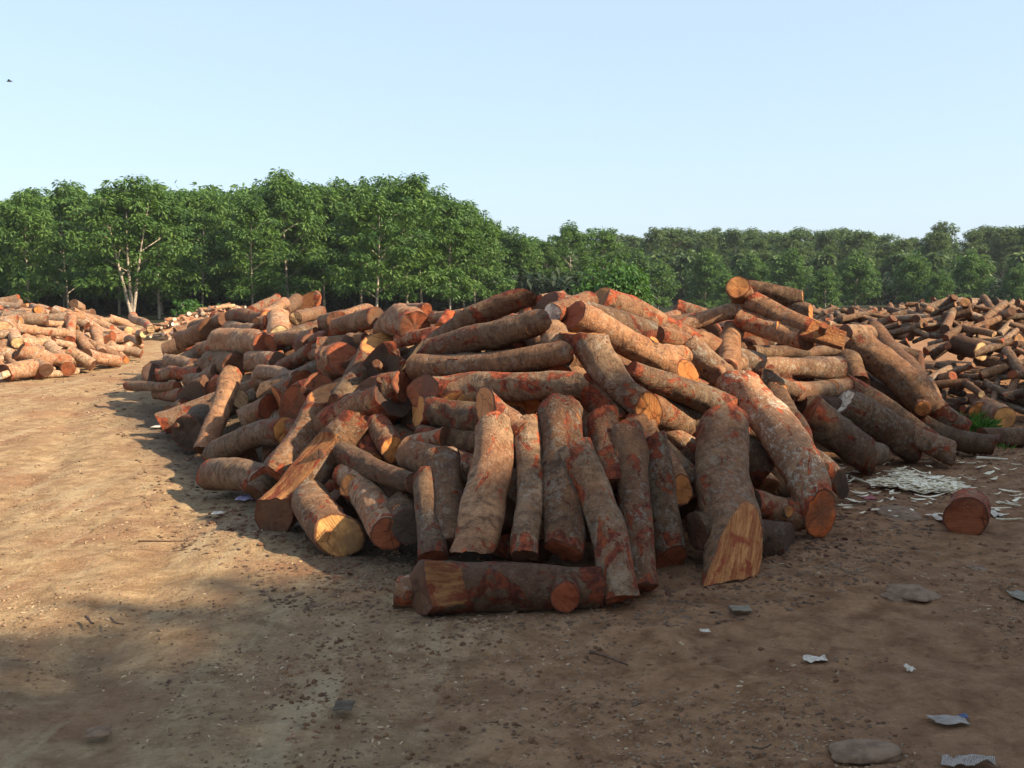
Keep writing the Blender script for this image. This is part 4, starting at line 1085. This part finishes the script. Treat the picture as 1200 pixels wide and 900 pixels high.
for row, (y0, dv) in enumerate([(68, 2), (75, 6)]):
    for i in range(11):
        u = -30 + i * 58 + rs.uniform(-14, 14) + row * 25
        vt = np.interp(u, [-30, 60, 150, 250, 340, 420, 480, 540, 570, 610], [232, 226, 222, 226, 214, 222, 216, 236, 256, 274]) + dv + rs.uniform(-4, 9)
        tree_px(VAR[rs.randrange(5)], u, vt, y0 + rs.uniform(-2, 2), 8.0, "green rubber tree behind the front row, only its crown showing", G_T2, rs.uniform(0.9, 1.15))
G_Y = "young rubber trees before the old plantation"
young = [(770, 312, 88, "young rubber tree right of the leafy bush"), (825, 300, 92, "young rubber tree left of the right peak"), (880, 305, 96, "young rubber tree behind the right peak"),
         (925, 300, 92, "young rubber tree right of the crowning dark log"), (1000, 303, 90, "round young rubber tree with a bright crown, above the heap's right shoulder"), (1068, 304, 92, "round young rubber tree left of the right heap's top log"),
         (1132, 302, 90, "bright topped young rubber tree above the right heap's top log"), (1190, 316, 88, "young rubber tree at the right edge of the picture"), (965, 318, 84, "low young rubber tree in the gap left of the round bright one"), (1098, 322, 86, "low young rubber tree over the right heap's crest"),
         (745, 300, 100, "young rubber tree above the leafy bush"), (850, 322, 84, "low young rubber tree peering over the right peak")]
for u, vt, y, lab in young:
    tree_px(YOUNG[int(u) % 2], u, vt, y, 5.0, lab, G_Y, 1.0, name="young_rubber_tree")
G_O = "old rubber trees of the far plantation"
for row, (y, n) in enumerate([(128, 16), (142, 16), (158, 14)]):
    for i in range(n):
        u = 690 + (i + rs.uniform(-0.3, 0.3)) * 540 / n + row * 12
        vt = np.interp(u, [690, 760, 900, 960, 1060, 1110, 1160, 1220], [284, 276, 277, 272, 284, 269, 270, 274]) + rs.uniform(-6, 7) - row * 1.0
        tree_px(OLD[rs.randrange(5)], u, vt, y + rs.uniform(-4, 4), 11.5, "old rubber tree, one of the hazy crowns lining the far plantation", G_O, rs.uniform(1.05, 1.5), name="old_rubber_tree")

# the depth of the plantation behind the rows one can tell apart
def wood(name, cells, var_clumps, leafmat, per, size, rad, seed):
    V, F, SH, n = [], [], [], 0
    for i, (x, y, s) in enumerate(cells):
        cen = var_clumps[i % len(var_clumps)] * s + np.array([x, y, 0])
        v, f, sh = leaves(cen, rad * s, per, size, seed + i)
        V.append(v); F.append(f + n); SH.append(sh); n += len(v)
    o = obj(name, mesh(name, np.concatenate(V), np.concatenate(F), [leafmat], dict(shade=np.concatenate(SH)), smooth=False))
    tag(o, kind="stuff")
cells = []
for k, y in enumerate((80, 86, 93, 100)):
    for i in range(14):
        u = -60 + i * 52 + rs.uniform(-12, 12)
        vt = np.interp(u, [-60, 150, 340, 480, 540, 590, 700], [236, 228, 222, 224, 246, 276, 286]) + 8
        cells.append(((u - 600) / FPX * y, y, (CAM_H + (338 - vt) / FPX * y) / 8.0))
wood("plantation_depth", cells, [v[2] for v in VAR], LEAF, 16, 0.60, 0.75, 900)
cells = []
for k, y in enumerate((112, 170, 190)):
    for i in range(13):
        u = 620 + i * 48 + rs.uniform(-10, 10)
        vt = 300 if k == 0 else 286
        cells.append(((u - 600) / FPX * y, y, (CAM_H + (338 - vt) / FPX * y) / 11.5))
wood("far_plantation_depth", cells, [v[2] for v in OLD], LEAF_FAR, 12, 0.8, 0.9, 950)

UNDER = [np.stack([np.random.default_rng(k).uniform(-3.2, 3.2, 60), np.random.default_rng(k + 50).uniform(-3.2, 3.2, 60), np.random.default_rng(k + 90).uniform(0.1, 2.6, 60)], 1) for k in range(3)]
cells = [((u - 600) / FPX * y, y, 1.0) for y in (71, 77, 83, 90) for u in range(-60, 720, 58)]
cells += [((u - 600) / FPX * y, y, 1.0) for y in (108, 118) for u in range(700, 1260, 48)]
wood("shade_undergrowth", cells, UNDER, LEAF_SHADE, 22, 0.6, 0.7, 700)  # added dark leaf mass standing in for the shade under the crowns

# tall trees beside and behind the place where the photographer stands: they throw the shade over the right and the front
G_S = "shade trees standing behind the camera"
for i, (x, y, h) in enumerate([(9.4, -0.9, 8.8), (12.2, -0.3, 9.0), (13.8, 1.4, 9.2), (15.6, 3.2, 9.5), (18.0, 5.0, 9.7), (20.4, 7.4, 9.6), (22.6, 10.2, 9.0), (25.5, 12.8, 9.0), (7.6, -3.4, 9.0), (11.4, -3.6, 9.6), (15.0, -1.0, 9.8), (18.6, 1.6, 10.0), (22.0, 4.0, 10.0)]):
    put_tree(SPARSE[i % 2] if (x, y) in ((9.4, -0.9), (5.6, -1.4), (7.6, -3.4), (3.2, -4.0)) else VAR[i % 5], x, y, h, 8.0, "rubber tree standing behind the camera", G_S, 1.25)

# ------------------------------------------------------------ bushes and weeds
def shrub(name, u, vtop, vbase_y, wpx, label, n, per, size, mat, seed, flat=0.7):
    y = vbase_y
    x = (u - 600) / FPX * y
    h = CAM_H + (338 - vtop) / FPX * y
    w = wpx / FPX * y
    g = np.random.default_rng(seed)
    cen = []
    while len(cen) < n:
        p = g.uniform(-1, 1, 3)
        if p @ p > 1 or p[2] < -0.8: continue
        bl = 1 + 0.25 * math.sin(3 * p[0] + seed) * math.cos(2 * p[1])
        cen.append([p[0] * w / 2 * bl, p[1] * w / 2, h * 0.5 + p[2] * h * 0.5])
    o = obj(name, None, loc=(x, y, -0.02)); tag(o, label, "bush")
    V, F, sh = leaves(cen, w * 0.13, per, size, seed, droop=0.45)
    obj("foliage", mesh("foliage", V, F, [mat], dict(shade=sh), smooth=False), o)
    TV, TF = [], []
    rs = random.Random(seed)
    for i in range(5):
        a = i * 1.3
        v, f = tube([[0.05 * i, 0, 0], [math.cos(a) * w * .1, math.sin(a) * w * .1, h * .4], [math.cos(a) * w * .25, math.sin(a) * w * .25, h * .75]], [0.03, 0.025, 0.01], 6)
        o2 = len(TV); TV += v; TF += [[q + o2 for q in ff] for ff in f]
    obj("stem", mesh("stem", TV, TF, [TRUNK]), o)
shrub("leafy_bush", 722, 302, 27, 86, "broad leafy green bush overgrown with vines behind the saddle of the main heap", 150, 42, 0.13, LEAF_BUSH, 41)
shrub("low_shrub", 222, 346, 50, 34, "small light green shrub at the wood's edge over the split firewood", 40, 26, 0.22, LEAF_BUSH, 43)
shrub("low_shrub", 262, 356, 52, 30, "dark low shrub at the wood's edge left of the main heap's crest", 36, 24, 0.22, LEAF, 44)

def weed(u, v, hpx, wpx, label, seed, n=60):
    p = ground_at(u, v); t = project(p)[2]
    h, w = hpx / FPX * t, wpx / FPX * t
    g = np.random.default_rng(seed)
    V, F, sh = [], [], []
    for i in range(n):
        a = g.uniform(0, 6.28); r = w / 2 * math.sqrt(g.random()) * 0.7
        b = np.array([math.cos(a) * r, math.sin(a) * r, 0]); L = h * g.uniform(0.5, 1.1)
        d = np.array([math.cos(a) * 0.5, math.sin(a) * 0.5, 1]) + g.normal(0, .25, 3); d /= np.linalg.norm(d)
        s = np.cross(d, [g.normal(), g.normal(), 0.1]); s /= np.linalg.norm(s); wd = 0.045 * h * g.uniform(.7, 1.6)
        m = b + d * L * 0.55; e = b + d * L + np.array([math.cos(a), math.sin(a), -0.6]) * L * 0.2
        k = len(V); V += [b - s * wd * .5, b + s * wd * .5, m + s * wd, e, m - s * wd]; F.append([k, k + 1, k + 2, k + 3, k + 4]); sh += [g.random()] * 5
    o = obj("weed", mesh("weed", V, F, [WEED], dict(shade=np.array(sh)), smooth=False), loc=(p[0], p[1], 0.0))
    tag(o, label, "weed")
weed(1128, 500, 26, 30, "bright green weed tuft left of the orange ended log at the right", 1)
weed(1150, 506, 24, 34, "wider green weed tuft in front of the orange ended log at the right", 2, 80)
weed(1178, 526, 9, 26, "low green sprig on the dirt by the flat brown log at the right", 3, 30)

# ------------------------------------------------------------ stones, litter and scraps
def stone(u, v, w, h, label, seed, sink=0.60, thick=0.22):
    p = ground_at(u, v); t = project(p)[2]
    a = w / 2 / FPX * t
    b = h / 2 / FPX * t * t / CAM_H * 0.9
    n, m = 30, 15
    V = []
    for i in range(m):
        ph = math.pi * i / (m - 1)
        for j in range(n):
            th = 2 * math.pi * j / n
            V.append([math.sin(ph) * math.cos(th), math.sin(ph) * math.sin(th), math.cos(ph)])
    V = np.array(V)
    V = V * (1 + 0.38 * fbm(V * 1.3 + seed * 3.1, seed, 4)[:, None])
    V[:, 2] = np.sign(V[:, 2]) * np.abs(V[:, 2]) ** 0.8
    V *= np.array([a, b, min(a, b) * thick])
    F = [[i * n + j, i * n + (j + 1) % n, (i + 1) * n + (j + 1) % n, (i + 1) * n + j][::-1] for i in range(m - 1) for j in range(n)]
    o = obj("stone", mesh("stone", V, F, [STONE]), loc=(p[0], p[1], min(a, b) * thick * (1 - 2 * sink) * 0.5))
    tag(o, label, "stone")
stone(1012, 880, 72, 30, "flat grey stone bedded in the dirt at the bottom right", 1)
stone(1068, 697, 56, 22, "wide tan stone bedded in the shaded dirt on the right", 2)
stone(1052, 601, 42, 16, "low stone in the dirt left of the lone log round", 3)
stone(1145, 666, 22, 9, "small pale stone below the lone log round", 4)
stone(116, 857, 26, 14, "light flat stone on the track at the bottom left", 6)

def mat_flat(name, a, b=None, scale=30, rough=0.6):
    return make_plain(name, a, b or a, scale, rough, 0.1)
WHITE = mat_flat("white_paper", (0.42, 0.35, 0.27), (0.62, 0.54, 0.43))
LILAC = mat_flat("lilac_plastic", (0.40, 0.34, 0.52), (0.55, 0.50, 0.66))
CLEAR = mat_flat("cloudy_plastic", (0.17, 0.13, 0.10), (0.28, 0.23, 0.18), 12, 0.35)
BLUE = mat_flat("blue_plastic", (0.05, 0.07, 0.15), (0.08, 0.11, 0.20))
TEAL = mat_flat("pale_green_plastic", (0.15, 0.12, 0.08), (0.21, 0.17, 0.115))
PINK = mat_flat("pink_plastic", (0.25, 0.05, 0.06), (0.3, 0.08, 0.08))
BLACK = mat_flat("dark_cloth", (0.062, 0.045, 0.030), (0.105, 0.080, 0.055), 20, 1.0)
SACK = NT("woven_sack")
_tc = SACK.n("TexCoord").outputs["Object"]
_w = SACK.n("TexWave", wave_type='BANDS'); SACK.link(_tc, _w.inputs["Vector"]); _w.inputs["Scale"].default_value = 55; _w.inputs["Distortion"].default_value = 9
SACKM = SACK.done(SACK.mix(SACK.ramp(_w.outputs["Fac"], 0.3, 0.6), (0.14, 0.11, 0.09), (0.42, 0.36, 0.30)), 0.8)

def scrap(name, u, v, w, d, label, mat, seed, hump=0.25, cat="litter", rz=0.0, parts=None):
    p = ground_at(u, v); t = project(p)[2]
    a = w / FPX * t / 2 * 0.85
    b = d / FPX * t * t / CAM_H / 2 * 0.75
    nx, ny = 14, 10
    X, Y = np.meshgrid(np.linspace(-1, 1, nx), np.linspace(-1, 1, ny))
    P = np.stack([X.ravel() * 1.6, Y.ravel() * 1.6, np.full(X.size, seed * 2.3)], 1)
    wob = 1 + 0.25 * vnoise(P * 0.9, seed + 3)
    Z = (0.5 + 0.5 * fbm(P * 1.4, seed, 3)) * hump * a + 0.004 + 0.010
    x, y = X.ravel() * a * wob, Y.ravel() * b * wob
    top = np.stack([x, y, np.maximum(Z, 0.006)], 1)
    bot = top - [0, 0, 0.002]
    idx = np.arange(nx * ny).reshape(ny, nx)
    q = np.stack([idx[:-1, :-1].ravel(), idx[:-1, 1:].ravel(), idx[1:, 1:].ravel(), idx[1:, :-1].ravel()], 1)
    rim = np.concatenate([idx[0, :], idx[1:, -1], idx[-1, -2::-1], idx[-2:0:-1, 0]])
    N = nx * ny
    side_ = [[int(rim[i] + N), int(rim[(i + 1) % len(rim)] + N), int(rim[(i + 1) % len(rim)]), int(rim[i])] for i in range(len(rim))]
    o = obj(name, mesh(name, np.concatenate([top, bot]), q.tolist() + (q[:, ::-1] + N).tolist() + side_, [mat]), loc=(p[0], p[1], -0.01), rot=(0, 0, rz))
    tag(o, label, cat)
    return o
scrap("paper_scrap", 955, 775, 32, 9, "crumpled white paper scrap on the shaded dirt", WHITE, 1, 0.35, rz=-0.1)
scrap("paper_scrap", 1065, 785, 12, 8, "small white crumpled wad right of the paper scrap", WHITE, 2, 0.9)
scrap("plastic_scrap", 291, 584, 24, 9, "lilac plastic scrap beside the foot of the stripped log", LILAC, 3, 0.3)
scrap("plastic_bag", 1112, 845, 46, 13, "cloudy flattened plastic bag on the dirt at the bottom right", CLEAR, 4, 0.12)
scrap("plastic_scrap", 1129, 841, 11, 6, "blue scrap lying on the cloudy plastic bag", BLUE, 5, 0.5)
scrap("plastic_scrap", 1196, 700, 20, 16, "pale green plastic scrap at the right edge of the picture", TEAL, 6, 0.3)
scrap("plastic_scrap", 868, 714, 28, 8, "greenish plastic scrap before the foot of the broad upright log", TEAL, 7, 0.15)
scrap("plastic_scrap", 1018, 584, 18, 6, "pink plastic scrap right of the whitish slanting log's foot", PINK, 8, 0.2)
scrap("paper_scrap", 1101, 610, 12, 11, "white wad touching the left of the lone log round", WHITE, 9, 0.9)
scrap("plastic_bottle_scrap", 1165, 604, 15, 9, "dusty white flattened bottle right of the lone log round", WHITE, 10, 0.7)
scrap("cloth_scrap", 403, 828, 26, 15, "dark cloth scrap trodden into the track at the bottom", BLACK, 11, 0.10)
scrap("paper_scrap", 256, 602, 18, 4, "thin white strip on the dark bark litter by the left foot", WHITE, 13, 0.2)
scrap("paper_scrap", 185, 500, 12, 4, "white scrap on the track at the left flank", WHITE, 14, 0.2)
scrap("paper_scrap", 826, 740, 14, 4, "little white scrap below the greenish plastic", WHITE, 15, 0.2)
scrap("sack", 1135, 898, 74, 14, "striped woven sack cut by the bottom edge of the picture", SACKM, 16, 0.5, cat="sack")

def stick(u0, v0, u1, v1, wpx, label, seed, mat, cat="stick", name="stick"):
    p0, p1 = ground_at(u0, v0), ground_at(u1, v1)
    r = wpx / 2 / FPX * project(p0)[2]
    pts = [p0 + (p1 - p0) * s + np.array([0, 0.03 * math.sin(3 * s + seed), r * 0.8 + 0.004]) for s in np.linspace(0, 1, 7)]
    V, F = tube(pts, [r * (1 - 0.5 * s) for s in np.linspace(0, 1, 7)], 8)
    o = obj(name, mesh(name, V, F, [mat])); tag(o, label, cat)
DARKWOOD = mat_flat("twig_bark", (0.07, 0.035, 0.02), (0.13, 0.07, 0.04))
PALEWOOD = make_plain("fresh_splint", (0.46, 0.38, 0.24), (0.68, 0.60, 0.44), 40, 0.7)
stick(692, 769, 735, 780, 5, "brown twig lying in the middle foreground", 1, DARKWOOD)
stick(160, 637, 222, 634, 2.5, "thin dark twig across the sunlit track", 2, DARKWOOD)
stick(1170, 590, 1196, 594, 3, "pale splint right of the lone log round", 3, PALEWOOD)
stick(1165, 609, 1200, 610, 3, "lower pale splint right of the lone log round", 4, PALEWOOD)
stick(996, 560, 1022, 571, 4, "pale splint at the foot of the bleached dead log", 5, PALEWOOD)
stick(1000, 540, 1026, 541, 4, "pale splint by the foot of the scarred brown log", 6, PALEWOOD)
stick(1145, 539, 1180, 540, 4, "long pale splint below the flat brown log at the right", 7, PALEWOOD)
stick(98, 727, 112, 731, 4, "short dark stick on the left track", 8, DARKWOOD)
stick(129, 727, 146, 732, 3, "bent dark stick right of the short dark one on the left track", 9, DARKWOOD)
stick(880, 875, 905, 876, 3, "grey blue twig near the flat grey stone", 10, BLACK)

def boxes(name, items, mat, kind="stuff"):
    """many small splinters, stones or chips as one piece of ground cover: (centre, axis lengths (3), yaw, tilt)"""
    base = np.array([[-1, -1, -1], [1, -1, -1], [1, 1, -1], [-1, 1, -1], [-.8, -.7, 1], [.7, -.8, 1], [.8, .6, 1], [-.6, .8, 1]], float) * 0.5
    q = np.array([[0, 3, 2, 1], [4, 5, 6, 7], [0, 1, 5, 4], [1, 2, 6, 5], [2, 3, 7, 6], [3, 0, 4, 7]])
    V, F = [], []
    g = np.random.default_rng(len(items))
    for i, (c, s, yaw, ti) in enumerate(items):
        b = (base + g.normal(0, 0.09, base.shape)) * s
        b = b @ np.array([[math.cos(ti), 0, -math.sin(ti)], [0, 1, 0], [math.sin(ti), 0, math.cos(ti)]])
        b = b @ np.array([[math.cos(yaw), math.sin(yaw), 0], [-math.sin(yaw), math.cos(yaw), 0], [0, 0, 1]])
        V.append(b + c); F.append(q + 8 * i)
    o = obj(name, mesh(name, np.concatenate(V), np.concatenate(F), [mat], smooth=False))
    tag(o, kind=kind)
g = np.random.default_rng(77)
def spots(n, xr, f=None, vr=(400, 930)):
    """ground points spread so that the near dirt is as thickly strewn as the far"""
    out, m = np.zeros((0, 2)), n if f is None else n * 3
    while len(out) < n:
        y = 2040 / (g.uniform(*vr, m) - 338)
        x = g.uniform(*xr, m) * y / 6
        q = np.stack([x, y], 1)
        if f is None:                          # drifts, not an even sprinkle
            k = fbm(np.column_stack([x * 1.1, y * 1.1, x * 0 + 7]), 33, 3) + g.uniform(-.7, .7, m)
            q = q[k > 0.12]
        if f is not None:
            d = MAIN.dist(x, y); q = q[(d > f[0]) & (d < f[1])]
        out = np.concatenate([out, q])
    out = out[:n]
    return np.column_stack([out, ground_h(out[:, 0], out[:, 1])]).tolist()
def chips(name, n, mat, sl, aspect, thick, xr=(-4.2, 4.2), f=None, vr=(420, 930), tilt=0.25):
    it = []
    for x, y, z in spots(n, xr, f, vr):
        L = g.uniform(*sl) * (0.6 + 0.08 * y)
        it.append((np.array([x, y, z + L * thick * 0.3]), np.array([L, L * g.uniform(*aspect), L * thick * g.uniform(.6, 1.4)]), g.uniform(0, 3.14), g.normal(0, tilt)))
    boxes(name, it, mat)
GRIT = make_plain("grit", (0.14, 0.088, 0.052), (0.29, 0.20, 0.125), 3, 0.95, 0.1)
BARKBIT = make_plain("bark_crumbs", (0.085, 0.050, 0.032), (0.19, 0.118, 0.072), 3, 0.95, 0.1)
RINDM = make_plain("broken_rind", (0.085, 0.032, 0.018), (0.19, 0.10, 0.055), 3, 0.9, 0.1)
CHIPM = make_plain("wood_chips", (0.26, 0.15, 0.08), (0.46, 0.34, 0.21), 3, 0.9, 0.1)
chips("gravel", 5200, GRIT, (0.006, 0.020), (0.6, 1.0), 0.45)
chips("bark_litter", 4200, BARKBIT, (0.006, 0.026), (0.25, 0.7), 0.2)
chips("bark_mulch", 2600, BARKBIT, (0.012, 0.05), (0.2, 0.6), 0.16, f=(-0.75, 0.30))
chips("broken_bark", 900, RINDM, (0.012, 0.05), (0.3, 0.8), 0.2, f=(-0.35, 0.35), tilt=0.4)
CLOD = make_plain("dirt_clod", (0.11, 0.056, 0.028), (0.23, 0.125, 0.066), 3, 0.95, 0.2)
chips("soil_clods", 1700, CLOD, (0.006, 0.028), (0.6, 1.0), 0.5, xr=(-1.4, 4.2))
chips("wood_chips", 2600, CHIPM, (0.006, 0.028), (0.2, 0.6), 0.18)
# torn white splints and shavings in front of the right flank: bent strips thrown on a low irregular pile
def shavings(name, n, mat):
    V, F = [], []
    for i in range(n):
        if i < n * 0.86:
            lob = [(1084, 570, 30, 6.5), (1060, 561, 20, 5), (1108, 575, 24, 4.5), (1036, 569, 18, 3.5)][int(g.choice(4, p=[.45, .2, .22, .13]))]
            c = ground_at(lob[0] + lob[2] * g.normal(0, .55), lob[1] + lob[3] * g.normal(0, .55)); zz = 0.035 * g.random() ** 1.5
        else:
            c = ground_at(985 + 215 * g.random() ** 1.3, g.uniform(538, 606)); zz = 0.0
        L = g.uniform(0.03, 0.11) * (2.2 if g.random() < 0.18 else 1.0); w = L * g.uniform(.12, .42); yaw = g.normal(0, .8); bend = g.normal(0, 0.10) * L; curl = abs(g.normal(0, 0.05)) * L
        ti = g.normal(0, .25)
        k = len(V)
        for s in np.linspace(-1, 1, 5):
            x = s * L / 2; y = bend * (s * s - .4); z = curl * (s * s) + zz + 0.006 + max(ti * s, 0) * L * 0.3
            ww = w * (1 - 0.7 * abs(s) ** 2) / 2
            for dy, dz in ((-ww, 0), (ww, ww * g.uniform(-.5, .5)), (ww, .004), (-ww, .004)):
                a, b = x, y + dy
                V.append(c + np.array([a * math.cos(yaw) - b * math.sin(yaw), a * math.sin(yaw) + b * math.cos(yaw), max(z + dz, .002)]))
        for q in range(4):
            o_ = k + q * 4
            for e in range(4):
                F.append([o_ + e, o_ + (e + 1) % 4, o_ + 4 + (e + 1) % 4, o_ + 4 + e])
        F += [[k + 3, k + 2, k + 1, k], [k + 16, k + 17, k + 18, k + 19]]
    o = obj(name, mesh(name, np.array(V), F, [mat], smooth=False)); tag(o, kind="stuff")
SHAVE = make_plain("fresh_shavings", (0.60, 0.50, 0.33), (0.88, 0.80, 0.62), 14, 0.8, 0.1)
shavings("wood_shavings", 900, SHAVE)

# ------------------------------------------------------------ a bird far off in the sky
b0 = at(11, 95.5, 60)
bm = mat_flat("bird_plumage", (0.05, 0.055, 0.06), (0.08, 0.085, 0.09))
V, F = tube([[-.16, 0, 0], [-.08, 0, .02], [.05, 0, .02], [.13, 0, .03], [.18, 0, .03]], [.01, .045, .05, .03, .006], 8)
bird = obj("bird", mesh("bird", V, F, [bm]), loc=b0.tolist(), rot=(0, 0, 0.3))
tag(bird, "small dark bird gliding high in the sky at the upper left", "bird")
for sgn in (-1, 1):
    V = [[-.05, 0, .03], [.07, 0, .03], [.05, sgn * .20, .09], [.0, sgn * .40, .06], [-.06, sgn * .18, .085], [-.05, 0, .022], [.07, 0, .022], [.05, sgn * .20, .082], [.0, sgn * .40, .054], [-.06, sgn * .18, .077]]
    F = [[0, 1, 2, 3, 4], [9, 8, 7, 6, 5]] + [[i, (i + 1) % 5, (i + 1) % 5 + 5, i + 5] for i in range(5)]
    obj("wing", mesh("wing", V, F, [bm], smooth=False), bird)

# ------------------------------------------------------------ air: thin haze over the yard and the plantation
hz = obj("haze", mesh("haze", [(x, y, z) for z in (-1.2, 17.5) for x, y in ((-275, -75), (275, -75), (275, 345), (-275, 345))],
                      [[0, 3, 2, 1], [4, 5, 6, 7], [0, 1, 5, 4], [1, 2, 6, 5], [2, 3, 7, 6], [3, 0, 4, 7]], smooth=False))
hm = bpy.data.materials.new("haze_air"); hm.use_nodes = True
hm.node_tree.nodes.remove(hm.node_tree.nodes["Principled BSDF"])
hv = hm.node_tree.nodes.new("ShaderNodeVolumePrincipled")
hv.inputs["Color"].default_value = (0.80, 0.88, 0.95, 1.0)
hv.inputs["Density"].default_value = 0.00025
hm.node_tree.links.new(hv.outputs[0], hm.node_tree.nodes["Material Output"].inputs["Volume"])
hz.data.materials.append(hm)
tag(hz, kind="stuff")
